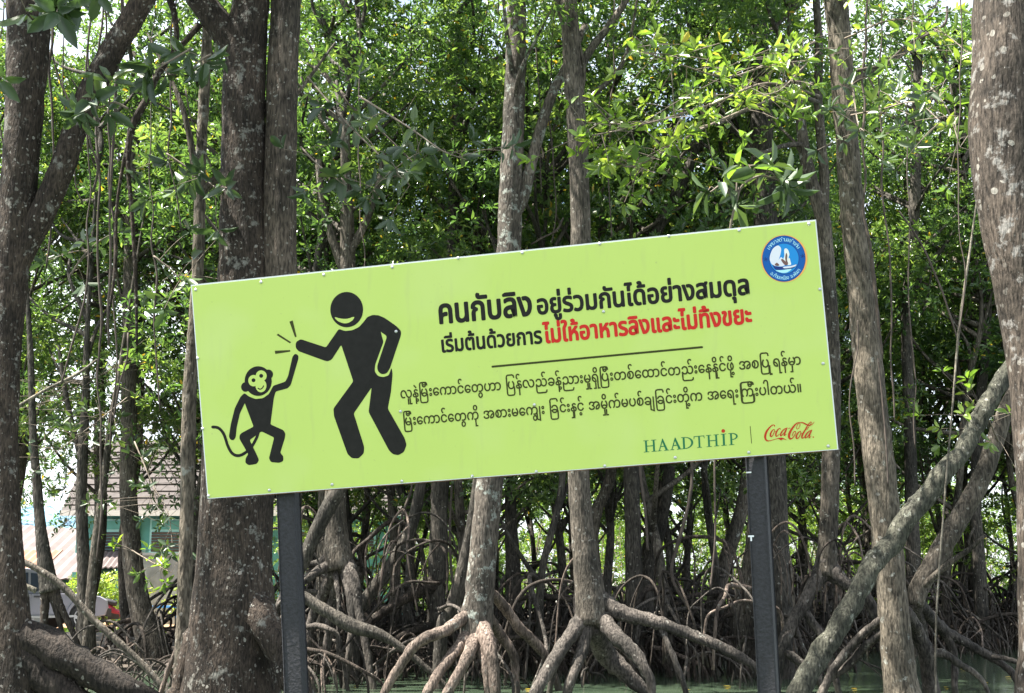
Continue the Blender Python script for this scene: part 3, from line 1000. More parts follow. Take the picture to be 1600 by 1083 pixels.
epoly('hill', smooth2([(455, 668), (480, 640), (505, 650), (520, 676), (485, 684)]), 0.00255, 'ink_brown', emb)
epoly('boat', smooth2([(425, 665), (470, 690), (560, 695), (690, 680), (765, 658), (750, 690), (700, 720), (570, 735), (470, 735)]), 0.0026, 'ink_navy', emb)
epoly('boat_deck', smooth2([(580, 696), (690, 682), (760, 662), (742, 690), (660, 712), (585, 716)], m=3), 0.0028, 'ink_pale', emb)
epoly('sea', smooth2([(470, 745), (560, 742), (690, 725), (640, 770), (580, 782), (520, 770)]), 0.0024, 'ink_cyan', emb)
for cx_, cy_ in ((330, 590), (850, 545)):
    mb = MB()
    for k in range(3):
        a = k * math.pi / 3 + 0.3
        stroke(mb, [(*EZ(cx_ - 30 * math.cos(a), cy_ - 30 * math.sin(a)), 0.9 * MPP), (*EZ(cx_ + 30 * math.cos(a), cy_ + 30 * math.sin(a)), 0.9 * MPP)], 0.0016 + k * 0.0001, False)
    mb.build('star', M['ink_navy'], emb)


def ring_text(text, a0, a1, inward, rr, size, name):
    # clusters of a consonant and its marks, set one by one round the ring
    cl = []
    for ch in text:
        if ch in 'ัิีึืุู่้๊๋์ำ' and cl and ch != 'ำ': cl[-1] += ch
        else: cl.append(ch)
    mb = MB()
    n = len(cl)
    for i, c in enumerate(cl):
        if c == ' ': continue
        v, f = glyph(c)
        if not len(v): continue
        a = R(a0 + (a1 - a0) * i / (n - 1))
        xc = (v[:, 0].min() + v[:, 0].max()) / 2
        w = []
        for x, y in v:
            lx, ly = (x - xc) * size, y * size
            rad_ = rr + (ly if not inward else -ly)
            tx, ty = (math.cos(a), math.sin(a))                 # radial direction, y downwards
            sx_, sy_ = (-math.sin(a), math.cos(a))
            s = lx if not inward else -lx
            w.append(tuple(PW(*EZ(585 + tx * rad_ + sx_ * s, 580 + ty * rad_ * 1.04 + sy_ * s), 0.0016)))
        tr = []
        for poly in f:
            for k in range(1, len(poly) - 1):
                t = (poly[0], poly[k], poly[k + 1])
                p, q, r_ = [Vector(w[j]) for j in t]
                tr.append(t if (q - p).cross(r_ - p).dot(EN) > 0 else (t[0], t[2], t[1]))
        mb.add(w, t=tr)
    mb.build(name, M['ink_cyan'], emb)


ring_text('เทศบาลตำบลลำแก่น', -148, -38, False, 236, 74, 'ring_lettering')
ring_text('อ.ท้ายเหมือง', 130, 78, True, 284, 70, 'ring_lettering')
ring_text('จ.พังงา', 66, 36, True, 284, 70, 'ring_lettering')

# --- bolts round the edge and through the middle
mb0 = MB()
for (x, y) in [(306, 453), (408, 441), (506, 429.5), (613, 417.5), (716, 403.5), (816, 395), (937, 381), (1045, 369), (1155, 360), (1264, 350), (326, 775), (421, 766), (519, 757), (628, 752), (738, 744), (838, 737), (945, 728), (1055, 715), (1170, 707), (1294, 697),
               (309, 560), (317, 670), (1281, 452), (1286, 568), (626, 643), (835, 632.5), (943, 487), (619, 518)]:
    u, v = pan(x, y)
    mb = MB()
    r = 0.0088
    rings = [(1.0, 0.0), (1.0, 0.003), (0.75, 0.0058), (0.3, 0.0072)]
    vv = [tuple(PW(u + r * k * math.cos(t * math.pi / 6), v + r * k * math.sin(t * math.pi / 6), h)) for k, h in rings for t in range(12)] + [tuple(PW(u, v, 0.0075))]
    q, t_ = [], []
    for i in range(3):
        for k in range(12):
            q.append((i * 12 + k, i * 12 + 12 + k, i * 12 + 12 + (k + 1) % 12, i * 12 + (k + 1) % 12))
    for k in range(12): t_.append((36 + k, 48, 36 + (k + 1) % 12))
    mb.add(vv, q, t_)
    mb.build('bolt', M['bolt'], sign_root, smooth=True)

# --- posts, rails
def post(top, bot, wide, deep, twist):
    """square steel post from the panel down into the mud"""
    T_ = Vector(top); B_ = Vector(bot)
    d = (B_ - T_).normalized()
    end = T_ + d * ((T_.z + 0.5) / -d.z)
    x = Vector((math.cos(twist), -math.sin(twist), 0)); x = (x - d * x.dot(d)).normalized()
    y = d.cross(x)
    mb = MB()
    c = []
    b_ = 0.006
    for p in (T_, end):
        for sx, sy in ((-1, -1), (1, -1), (1, 1), (-1, 1)):
            for k in (0, 1):
                ix = b_ if (k == 0) == (sx * sy > 0) else 0
                iy = b_ if ix == 0 else 0
                c.append(tuple(p - S0 + x * sx * (wide / 2 - ix) + y * sy * (deep / 2 - iy)))
    q = [(k, (k + 1) % 8, 8 + (k + 1) % 8, 8 + k) for k in range(8)]
    t = [(0, k + 1, k) for k in range(1, 7)] + [(8, 8 + k, 9 + k) for k in range(1, 7)]
    mb.add(c, q, t)
    bmx = mb.build('post', M['black_paint'], sign_root)
    return bmx


pT1, pB1 = at(446, 660, 6.93), at(463.5, 1083, 6.98)
pT2, pB2 = at(1176, 600, 6.52), at(1202, 1083, 6.60)
p1 = post(pT1 + Vector((0, 0, 0)), pB1, 0.108, 0.10, 0.20)
p2 = post(pT2 + Vector((0, 0, 0)), pB2, 0.100, 0.10, 0.42)
mbk = MB()
u0, v0 = pan(1178.5, 747)
for a_, b_, c_ in (((1172, 741.5), (1184, 741), 3.0),):
    pass
for v_ in (0.012, 0.6, 1.17):
    slab('rail', 0.10, v_ - 0.012 if v_ < 0.1 else v_ - 0.02, SW - 0.06, v_ + 0.02 if v_ < 1 else SH + 0.006, -0.052, -0.0142, M['rust'], sign_root)
# scraped white paint on the right post: small raised flakes of lighter primer
dpost = (pB2 - pT2).normalized()
for (px, py, w, h_) in ((1176, 738, 8, 2.2), (1178, 838, 9, 2.5), (1178.5, 842, 2.5, 7)):
    k = (at(px, py, 6.5) - pT2).dot(dpost)
    c = pT2 + dpost * k
    x = Vector((math.cos(0.42), -math.sin(0.42), 0)); x = (x - dpost * x.dot(dpost)).normalized(); y = dpost.cross(x)
    if y.y > 0: y = -y
    fx = (at(px, py, 6.5) - c).dot(RT)
    c = c + x * max(-0.04, min(0.04, fx)) + y * 0.0505
    mb = MB()
    r1, r2 = w * 0.5 * 0.0034, h_ * 0.5 * 0.0034
    v = [tuple(c - S0 + x * sx * r1 + dpost * sy * r2 + y * hh) for hh in (0, 0.0012) for sx, sy in ((-1, -1), (1, -1), (1, 1), (-1, 1))]
    mb.add(v, [(0, 1, 2, 3), (7, 6, 5, 4), (0, 4, 5, 1), (1, 5, 6, 2), (2, 6, 7, 3), (3, 7, 4, 0)])
    mb.build('scrape', M['panel_edge'], p2)


# ------------------------------------------------------------------ mangrove trees
CROWN, CROWN_BLOBS = [], []
for i in range(6):
    me, bl = crown_mesh('crown', 100 + i, 9.0, 2.3, 56, dens=17, L=0.14, br=(0.5, 0.95))
    CROWN.append(me); CROWN_BLOBS.append(bl)
LOWC = []
for i in range(4):
    me, bl = crown_mesh('crown', 200 + i, 2.6, 1.0, 16, dens=22, L=0.115, br=(0.32, 0.55), mat='leaf_fresh')
    LOWC.append(me)


def crown_limbs(mb, base, blobs, axis_fn, seed, n=14, thick=0.05):
    """limbs from the trunk's axis to the clumps of the crown"""
    rng = random.Random(seed)
    for (c, r) in rng.sample(blobs, min(n, len(blobs))):
        tip = Vector(base) + Vector(c)
        z0 = max(tip.z - rng.uniform(0.8, 2.2), 1.5)
        p0 = axis_fn(z0)
        mid = p0.lerp(tip, 0.5) + Vector((rng.uniform(-.25, .25), rng.uniform(-.25, .25), rng.uniform(-.3, .1)))
        mb.tube([p0, mid, tip], [thick, thick * 0.6, thick * 0.25], seg=5, seed=rng.randint(0, 999), cap=False)


ROOTS = []


def root_mesh(seed, h, reach, r=0.045):
    """one stilt root leaving the trunk at height h along +x, with a forked leg or two"""
    rng = random.Random(seed)
    mb = MB()
    wob = lambda s: rng.uniform(-s, s)
    p = [Vector((0, 0, h)), Vector((reach * .35, wob(.12), h * rng.uniform(.88, 1.02))), Vector((reach * .72, wob(.2), h * rng.uniform(.45, .62))), Vector((reach * .92, wob(.22), h * .15)), Vector((reach * rng.uniform(.95, 1.1), wob(.25), -0.45))]
    mb.tube(p, [r * 1.2, r, r * .85, r * .75, r * .7], seg=7, rough=0.18, seed=seed)
    for k in range(rng.randint(1, 2)):
        i = rng.choice((1, 2))
        s = p[i]
        e = Vector((s.x + rng.uniform(-.1, .4) * reach, s.y + wob(.5), -0.45))
        mb.tube([s, s.lerp(e, .4) + Vector((wob(.12), wob(.12), .12)), e], [r * .7, r * .6, r * .5], seg=6, rough=0.15, seed=seed + k)
    v = np.concatenate(mb.v)
    return mesh_np('stilt_root', v, [np.concatenate(mb.q), np.concatenate(mb.t)], smooth=True)


for i in range(16):
    rng = random.Random(i)
    me = root_mesh(900 + i, rng.uniform(0.5, 1.7), rng.uniform(0.7, 1.9), rng.uniform(0.020, 0.042))
    me.materials.append(M[('root', 'root_dark', 'root_dark')[i % 3]])
    ROOTS.append(me)


ARCH = []
for i in range(10):
    rng = random.Random(40 + i)
    sp_, hh = rng.uniform(0.7, 2.0), rng.uniform(0.25, 0.85)
    w = lambda k: rng.uniform(-k, k)
    r = rng.uniform(0.013, 0.029)
    mbA = MB()
    pA = [Vector((-sp_ / 2, w(.1), -0.45)), Vector((-sp_ * .38, w(.15), hh * .55)), Vector((-sp_ * .1, w(.2), hh)), Vector((sp_ * .25, w(.2), hh * rng.uniform(.6, .85))), Vector((sp_ * .46, w(.2), hh * .2)), Vector((sp_ * .5, w(.2), -0.45))]
    mbA.tube(pA, [r * .8, r, r * 1.1, r, r * .9, r * .8], seg=7, rough=0.2, seed=i)
    for k in range(rng.randint(0, 2)):
        s0 = pA[rng.choice((2, 3))]
        e0 = s0 + Vector((w(.5), w(.5), 0)); e0.z = -0.45
        mbA.tube([s0, s0.lerp(e0, .45) + Vector((w(.1), w(.1), .1)), e0], [r * .7, r * .6, r * .5], seg=6, rough=0.2, seed=i + k)
    me = mesh_np('stilt_root', np.concatenate(mbA.v), [np.concatenate(mbA.q), np.concatenate(mbA.t)], smooth=True)
    me.materials.append(M[('root', 'root_dark', 'root', 'root_pink', 'root_dark')[i % 5]])  # pink bark on some arches puts sunlight on the roots into the colour
    ARCH.append(me)


def add_arches(root, n, seed, box, z0=0.0):
    rng = random.Random(seed)
    for k in range(n):
        o = link('stilt_root', ARCH[rng.randrange(len(ARCH))], None, root)
        o.location = (rng.uniform(box[0], box[1]), rng.uniform(box[2], box[3]), z0)
        o.rotation_euler = (0, 0, rng.uniform(0, 6.28))
        q = rng.uniform(0.7, 1.25)
        o.scale = (q, q, q * rng.uniform(0.8, 1.3))


def add_roots(root, base_local, n, seed, scale=1.0, sector=None):
    rng = random.Random(seed)
    for k in range(n):
        o = link('stilt_root', ROOTS[rng.randrange(len(ROOTS))], None, root)
        o.location = base_local
        a = 2 * math.pi * (k + rng.uniform(-.35, .35)) / n if sector is None else R(rng.uniform(*sector))
        o.rotation_euler = (0, 0, a)
        s = scale * rng.uniform(0.75, 1.25)
        o.scale = (s, s, scale * rng.uniform(0.7, 1.2))


def path3(path, Y):
    out, rr = [], []
    for p in path:
        y = p[3] if len(p) > 3 else Y
        out.append(at(p[0], p[1], y)); rr.append(rad(p[2], y))
    return out, rr


def traced(label, Y, path, bk='bark_grey', branches=(), roots=(), rk='root', nroots=0, crown=None, group=None, seed=1, rough=0.07, rscale=1.0, seg=14, sink=True, cat='tree', name='mangrove_tree', vines=(), top=None, bmat=None):
    """a tree whose trunk, limbs and main roots follow the photograph, standing at its own depth Y"""
    P, RR = path3(path, Y)
    # trunk's foot
    if sink:
        zb = -0.4
        if P[0].z < P[-1].z: P, RR = P[::-1], RR[::-1]
        low = P[-1]
        if low.z > zb + 0.1:
            P.append(Vector((low.x + (low.x - P[-2].x) * 0.3, Y, zb))); RR.append(RR[-1] * 1.15)
    base = Vector((P[-1].x, P[-1].y, 0.0)) if sink else P[-1].copy()
    root = empty(name, base, label, cat, group)
    mb = MB()
    top_p = P[0]
    if top:                                                     # carry on above the picture up to height `top`
        d = (P[0] - P[1]).normalized()
        k = max(0.0, (top - P[0].z))
        ext = [P[0] + d * k * 0.5 + Vector((0.1, 0.1, 0)), Vector((P[0].x + d.x * k * 0.7, Y + 0.2, P[0].z + k))]
        P = ext[::-1] + P; RR = [RR[0] * 0.45, RR[0] * 0.8] + RR
    mb.tube(P, RR, seg=seg, step=max(0.05, min(0.16, np.mean(RR) * 0.6)), rough=rough, seed=seed)
    axis = sorted(P, key=lambda p: p.z)

    def axis_fn(z):
        zs = [p.z for p in axis]
        return Vector((np.interp(z, zs, [p.x for p in axis]), np.interp(z, zs, [p.y for p in axis]), z))
    cr_ = None
    if crown:
        idx, cz, cs, dx, dy = crown
        bl = [((c[0] * cs, c[1] * cs, c[2] * cs), r) for c, r in CROWN_BLOBS[idx]]
        tp = axis_fn(cz + 1.0)
        cb = Vector((tp.x + dx, tp.y + dy, cz))
        crown_limbs(mb, cb, bl, axis_fn, seed, 16, 0.055)
        cr_ = cb, cs, idx, seed
    tr = mb.build('trunk', M[bk], root, smooth=True, off=base)
    for bi, b in enumerate(branches):
        pts, wr = path3(b, Y)
        m2 = MB(); m2.tube(pts, wr, seg=8, rough=rough, seed=seed + 5, step=0.10)
        m2.build('branch', M[bk if not (bmat and bi == 0) else bmat], root, smooth=True, off=base)
    for i, r in enumerate(roots):
        pts, wr = path3(r, Y)
        if sink or r[-1][1] > 1000:
            if pts[-1].z > -0.15:
                d_ = pts[-1] - pts[-2]
                pts.append(pts[-1] + Vector((max(-.15, min(.15, d_.x)), 0, -pts[-1].z - 0.35))); wr.append(wr[-1] * 0.9)
        m2 = MB(); m2.tube(pts, wr, seg=10, rough=0.24, seed=seed + 31 + i, step=0.07)
        m2.build('stilt_root', M[rk], root, smooth=True, off=base)
    for v in vines:
        pts, wr = path3(v, Y)
        m2 = MB(); m2.tube(pts, wr, seg=6, rough=0.10, seed=seed + 77, step=0.12)
        m2.build('aerial_root', M['vine'], root, smooth=True, off=base)
    if nroots:
        add_roots(root, (0, 0, 0), nroots, seed + 9, rscale)
    if cr_:
        cb, cs, idx, sd = cr_
        o = link('crown', CROWN[idx], None, root)
        o.location = cb - base
        o.rotation_euler = (0, 0, sd * 1.7)
        o.scale = (cs, cs, cs)
    return root


def spray(root, pts, Y, n, L, seed, mat='leaf_broad_shaded', spread=0.18, per=6, twig=0.008, name='leafy_branch', up=0.3, wr=0.42):
    """a leafy branch along a photo path [(px, py, Y)...], rosettes scattered along it on side twigs"""
    rng = np.random.default_rng(seed)
    base = root.location
    P = np.array([tuple(at(p[0], p[1], p[2] if len(p) > 2 else Y)) for p in pts])
    if len(P) > 2:
        Pc, _ = catmull(P, np.full(len(P), twig))
    else:
        Pc, _ = resample(P, np.full(len(P), twig), 0.05)
    mb = MB()
    mb.tube(P, np.linspace(twig * 1.6, twig * 0.6, len(P)), seg=6, rough=0.1, seed=seed)
    idx = rng.integers(int(len(Pc) * 0.15), len(Pc), n)
    s = Pc[idx]
    off = rng.normal(0, spread, (n, 3)); off[:, 2] *= 0.75
    e = s + off
    for a, b in zip(s, e):
        m_ = (a + b) / 2 + np.array([0, 0, 0.02])
        mb.tube([a, m_, b], [twig * .55, twig * .45, twig * .4], seg=4, cap=False)
    br = mb.build(name, M['twig'], root, smooth=True, off=base)
    A = off * 1.5 / max(spread, 0.05) * 0.5 + np.array([0, 0, up]) + rng.normal(0, 0.35, (n, 3))
    v, q, var = rosettes(rng, e, A, per, L, wr=wr)
    me = mesh_np('leaves', v - np.array(tuple(base)), [q], smooth=True, var=var)
    link('leaves', me, M[mat], br)
    return br

# ---- the trees that can be told apart, front to back
LEAN_OUT = None
A = traced('dark spotted trunk forking into two limbs at the left edge', 12.0,
           [(52, -250, 66), (46, -20, 72), (42, 100, 66), (35, 220, 58), (26, 340, 56), (16, 450, 52), (9, 560, 46), (6, 700, 44), (8, 820, 48), (14, 930, 56), (22, 1020, 60), (26, 1110, 66)],
           'bark_spotted', seed=11, seg=20, rough=0.06, sink=True,
           branches=[[(14, 450, 36), (40, 385, 42), (68, 330, 44), (98, 260, 42), (120, 195, 40), (148, 130, 42), (178, 75, 42), (212, 20, 40), (250, -50, 38), (300, -160, 32)]],
           roots=[[(12, 975, 40), (55, 1000, 54), (110, 1030, 52), (160, 1058, 46), (210, 1085, 40), (270, 1120, 34, 12.4), (330, 1170, 30, 12.4)],
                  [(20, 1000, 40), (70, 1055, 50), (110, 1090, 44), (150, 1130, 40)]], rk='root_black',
           crown=(0, 8.2, 1.05, -0.6, -1.6))
B = traced('thickest brown trunk with pale spots, standing behind the left post', 13.0,
           [(398, -250, 50), (393, -20, 60), (386, 60, 66), (381, 160, 70), (380, 300, 74), (382, 430, 84), (378, 560, 100), (372, 680, 110), (368, 790, 114), (366, 880, 116), (364, 960, 126), (362, 1030, 138), (360, 1110, 156)],
           'bark_spotted', seed=12, seg=26, rough=0.055, rk='bark_spotted',
           branches=[[(440, 560, 52), (436, 430, 58), (438, 250, 55), (442, 100, 52), (448, -20, 50), (456, -250, 46)],
                     [(384, 90, 58), (352, 50, 50), (325, 15, 46), (298, -25, 42), (262, -110, 36)],
                     [(312, 38, 12), (292, 62, 10), (268, 88, 9), (246, 118, 11), (232, 150, 12), (216, 178, 13), (204, 208, 12), (200, 260, 8), (206, 330, 7), (212, 440, 6), (214, 540, 4)],
                     [(204, 210, 10), (192, 260, 6), (182, 330, 5), (180, 420, 5), (165, 520, 4)],
                     [(262, -10, 14), (272, 20, 10), (276, 60, 9), (268, 88, 8)]],
           roots=[[(345, 900, 60), (378, 930, 60, 12.9), (415, 975, 54, 12.7), (442, 1025, 48, 12.6), (470, 1090, 44, 12.5)],
                  [(330, 960, 50), (305, 1010, 44), (285, 1080, 40), (270, 1120, 36)]],
           crown=(1, 8.6, 1.1, 0.2, -1.2), bmat='bark_mid')
T_C = traced('slender bent trunk with crusty pale bark beside the left end of the sign', 14.0,
             [(324, 40, 16), (320, 130, 18), (314, 250, 18), (312, 330, 19), (308, 440, 19), (302, 530, 20), (297, 600, 22), (294, 700, 23), (292, 800, 22), (289, 900, 22), (287, 980, 24), (284, 1060, 26), (283, 1110, 26)],
             'bark_pale', seed=13, rough=0.10, seg=12, crown=(2, 8.0, 0.9, 0.3, 0.6),
             roots=[[(290, 960, 10), (278, 1010, 9), (262, 1050, 8), (248, 1100, 8)], [(286, 985, 9), (280, 1030, 9), (272, 1070, 8), (268, 1110, 8)]], rk='root_pink')
T_D = traced('smooth grey trunk in front of the teal house, bending at its foot', 24.0,
             [(212, 120, 18), (210, 210, 20), (207, 300, 20), (204, 420, 23), (203, 540, 25), (202, 650, 25), (200, 750, 26), (204, 830, 28), (210, 900, 31), (222, 960, 36), (236, 1000, 46), (240, 1040, 54)],
             'bark_grey', seed=14, crown=(3, 7.0, 0.95, 0.2, 1.0), nroots=9, rscale=0.4)
T_E = traced('grey lichened trunk behind the heading, on pinkish prop roots', 18.3,
             [(808, -20, 32), (806, 100, 34), (802, 200, 36), (798, 300, 38), (795, 400, 40), (785, 550, 40), (773, 700, 41), (765, 760, 42), (756, 850, 43), (750, 920, 45), (745, 965, 50), (743, 1000, 50)],
             'bark_lichen', seed=15, top=12.5, sink=False, seg=18,
             branches=[[(800, 345, 16), (816, 310, 22), (830, 255, 19), (848, 190, 18), (866, 140, 16), (884, 105, 14, 18.6), (915, 40, 12, 18.9)]],
             roots=[[(738, 955, 22), (715, 972, 19, 18.1), (690, 988, 18, 17.9), (662, 998, 17, 17.8), (640, 1018, 16, 17.8), (618, 1052, 15, 17.8), (598, 1088, 12, 17.8)],
                    [(738, 980, 22), (716, 1012, 19, 18), (692, 1042, 17, 17.8), (664, 1090, 15, 17.6)],
                    [(744, 985, 24), (734, 1018, 19, 17.9), (718, 1050, 17, 17.7), (694, 1092, 15, 17.6)],
                    [(750, 965, 29), (762, 1005, 24, 18), (770, 1040, 21, 17.9), (774, 1090, 18, 17.8)],
                    [(744, 990, 17), (757, 1035, 12, 17.9), (762, 1088, 10, 17.8)],
                    [(756, 915, 15), (785, 945, 17, 18.8), (815, 985, 17, 19), (845, 1015, 15, 19.2), (868, 1062, 12, 19.2)],
                    [(760, 960, 19), (780, 990, 17, 18.7), (802, 1022, 14, 18.8), (806, 1065, 12, 18.8)]],
             rk='root_pink', crown=(4, 9.5, 1.0, -0.3, 0.5))
T_F = traced('pale ringed trunk with long spreading prop roots, under the middle of the sign', 17.6,
             [(888, -20, 28), (892, 60, 30), (898, 150, 32), (904, 250, 32), (907, 350, 32), (906, 500, 32), (904, 700, 33), (905, 760, 34), (910, 830, 36), (917, 890, 41), (923, 935, 48), (924, 975, 50)],
             'bark_grey', seed=16, top=12.0, sink=False, seg=18,
             branches=[[(903, 120, 14), (918, 85, 14), (940, 55, 13), (965, 22, 12), (990, -20, 10)], [(893, 70, 13), (882, 40, 11), (872, 5, 10), (862, -30, 8)]],
             roots=[[(916, 960, 28), (890, 995, 24, 17.4), (862, 1038, 22, 17.2), (832, 1092, 17, 17)],
                    [(932, 960, 29), (965, 995, 25, 17.3), (995, 1025, 21, 17.1), (1015, 1060, 15, 17), (1020, 1090, 12, 17)],
                    [(930, 935, 31), (975, 958, 24, 17.5), (1025, 972, 21, 17.4), (1075, 990, 17, 17.4), (1120, 1008, 16, 17.3), (1160, 1028, 15, 17.2), (1186, 1050, 12, 17.2), (1196, 1090, 10, 17.2)],
                    [(1030, 975, 10, 17.4), (1045, 1010, 9, 17.3), (1062, 1050, 9, 17.2), (1075, 1092, 9, 17.2)],
                    [(920, 970, 26), (908, 1020, 19, 17.4), (893, 1060, 16, 17.2), (884, 1092, 15, 17.2)],
                    [(926, 975, 34), (945, 1020, 34, 18), (975, 1050, 28, 18), (1002, 1075, 19, 18), (1020, 1090, 15, 18)],
                    [(915, 965, 21), (893, 985, 15, 18.2), (872, 1020, 13, 18.6), (862, 1062, 10, 18.8)]],
             rk='root', crown=(5, 9.8, 0.95, 0.4, 0.4))
T_G = traced('sunlit buff trunk standing in the water just right of the sign', 17.0,
             [(1304, -20, 38), (1312, 60, 38), (1318, 150, 37), (1326, 250, 37), (1333, 350, 39), (1345, 450, 42), (1355, 560, 46), (1368, 680, 47), (1378, 760, 48), (1386, 840, 46), (1393, 920, 45), (1400, 1000, 47), (1407, 1060, 52), (1413, 1110, 62)],
             'bark_pale', seed=17, top=12.5, seg=18, rough=0.08,
             roots=[[(1382, 965, 13), (1355, 985, 13, 17.2), (1325, 1015, 13, 17.3), (1300, 1050, 13, 17.3), (1285, 1085, 10, 17.3)],
                    [(1385, 985, 11), (1352, 1010, 12, 17.3), (1325, 1040, 12, 17.4), (1296, 1062, 10, 17.4), (1280, 1085, 8, 17.4)],
                    [(1415, 955, 20), (1432, 985, 22, 17.3), (1446, 1022, 24, 17.4), (1456, 1075, 22, 17.5)],
                    [(1446, 1022, 16, 17.4), (1475, 1022, 14, 17.3), (1500, 1038, 11, 17.2), (1530, 1058, 8, 17.2), (1545, 1085, 6, 17.2)]],
             rk='root', crown=(0, 9.6, 1.0, 0.5, 0.6))
T_H = traced('twin-stemmed grey trunk rising at the right end of the sign', 19.0,
             [(1246, 120, 12), (1249, 170, 15), (1256, 230, 19), (1268, 285, 22), (1284, 335, 25), (1292, 420, 26), (1298, 540, 28), (1300, 640, 28), (1298, 720, 28), (1296, 790, 29), (1293, 850, 30), (1290, 885, 34), (1289, 900, 34)],
             'bark_grey', seed=18, sink=False, top=10.0,
             branches=[[(1284, 335, 22), (1288, 280, 17), (1283, 220, 16), (1278, 150, 15), (1280, 80, 14), (1276, 10, 13), (1272, -60, 12)],
                       [(1256, 225, 9), (1225, 228, 8, 18.6), (1200, 236, 7, 18.2), (1180, 245, 6, 18)],
                       [(1279, 160, 8), (1245, 150, 8, 17.5), (1200, 160, 8, 16.5), (1160, 175, 7, 15.5), (1120, 195, 6, 14.8)]],
             roots=[[(1290, 880, 30), (1266, 925, 22, 18.9), (1240, 970, 19, 18.8), (1222, 1010, 18, 18.7), (1214, 1060, 16, 18.7), (1212, 1090, 14, 18.7)],
                    [(1292, 885, 26), (1318, 910, 21, 18.9), (1345, 925, 19, 18.9), (1370, 965, 17, 18.9), (1385, 1030, 15, 19), (1390, 1080, 14, 19)],
                    [(1254, 950, 13, 18.9), (1275, 980, 13, 18.8), (1290, 1005, 12, 18.7), (1305, 1060, 11, 18.7)],
                    [(1222, 1015, 14, 18.7), (1250, 1035, 13, 18.6), (1275, 1055, 12, 18.6), (1290, 1085, 10, 18.6)]],
             rk='root', crown=(1, 9.2, 0.9, -0.2, 0.6))
T_I = traced('thick patchy reddish trunk at the right edge of the picture', 10.5,
             [(1578, -220, 112), (1577, -20, 114), (1574, 100, 116), (1572, 200, 116), (1582, 320, 110), (1602, 430, 106), (1622, 540, 102), (1636, 700, 96), (1642, 850, 96), (1648, 1000, 106), (1655, 1110, 126)],
             'bark_patchy', seed=19, seg=26, rough=0.07, crown=(2, 8.2, 1.0, 1.4, -1.6))
T_K = traced('leaning grey trunk on the right with a fan of roots in the water', 17.6,
             [(1660, 500, 16), (1640, 540, 18), (1600, 590, 22), (1572, 640, 25), (1555, 690, 27), (1530, 755, 30), (1490, 825, 31), (1458, 880, 30), (1436, 920, 30), (1428, 945, 26)],
             'bark_grey', seed=20, sink=False,
             branches=[[(1428, 930, 10), (1462, 898, 10, 17.4), (1490, 875, 9, 17.3), (1515, 858, 8, 17.2), (1540, 836, 6, 17.1)], [(1516, 858, 4, 17.2), (1514, 842, 4, 17.2), (1522, 825, 3, 17.2)]],
             roots=[[(1430, 935, 24), (1450, 960, 20, 18), (1475, 985, 18, 18.5), (1510, 1005, 15, 18.6), (1545, 1025, 13, 18.6), (1580, 1050, 11, 18.6), (1600, 1085, 10, 18.6)],
                    [(1428, 940, 22), (1440, 990, 18, 18.2), (1445, 1040, 16, 18.2), (1450, 1085, 14, 18.2)],
                    [(1475, 985, 13, 18.5), (1490, 1020, 12, 18.6), (1492, 1070, 10, 18.6)],
                    [(1545, 1025, 9, 18.6), (1575, 1030, 8, 18.4), (1610, 1045, 7, 18.3), (1630, 1080, 7, 18.3)]],
             rk='root')
T_M = traced('trunk on a tall tangle of bent roots right of the left post', 20.0,
             [(540, 200, 15), (541, 300, 18), (540, 410, 20), (534, 560, 24), (527, 700, 30), (524, 780, 33), (526, 835, 36), (528, 875, 46), (530, 890, 46)],
             'bark_grey', seed=21, sink=False, top=8.5,
             branches=[[(541, 400, 15), (560, 370, 14), (578, 330, 12), (592, 285, 10), (600, 240, 8)], [(535, 420, 14), (515, 360, 13), (502, 310, 12), (498, 250, 10)]],
             roots=[[(518, 868, 20), (498, 880, 13, 19.9), (478, 884, 11, 19.8), (462, 897, 10, 19.7), (440, 930, 9, 19.7), (425, 1000, 9, 19.7), (420, 1075, 9, 19.7)],
                    [(520, 878, 22), (498, 892, 16, 19.8), (475, 908, 14, 19.6), (455, 930, 12, 19.5), (440, 990, 11, 19.5), (438, 1075, 10, 19.5)],
                    [(538, 880, 30), (550, 905, 24, 19.8), (556, 935, 18, 19.7), (562, 965, 14, 19.6), (572, 1010, 12, 19.5), (586, 1085, 10, 19.4)],
                    [(536, 890, 16), (546, 925, 14, 19.7), (550, 968, 12, 19.6), (546, 1010, 11, 19.5), (538, 1085, 10, 19.5)],
                    [(522, 885, 12), (527, 915, 9, 19.8), (530, 955, 7, 19.7), (528, 1010, 6, 19.7), (535, 1085, 6, 19.7)],
                    [(526, 890, 22), (508, 925, 20, 20.2), (490, 960, 16, 20.4), (478, 1020, 13, 20.4), (474, 1075, 12, 20.4)],
                    [(530, 890, 20), (520, 940, 16, 20.2), (512, 1000, 13, 20.3), (505, 1075, 12, 20.3)],
                    [(480, 980, 9, 19.4), (498, 978, 9, 19.3), (518, 985, 8, 19.2), (530, 1000, 7, 19.2), (545, 1085, 6, 19.2)]],
             rk='root', crown=(3, 6.8, 0.9, 0.0, 1.5))
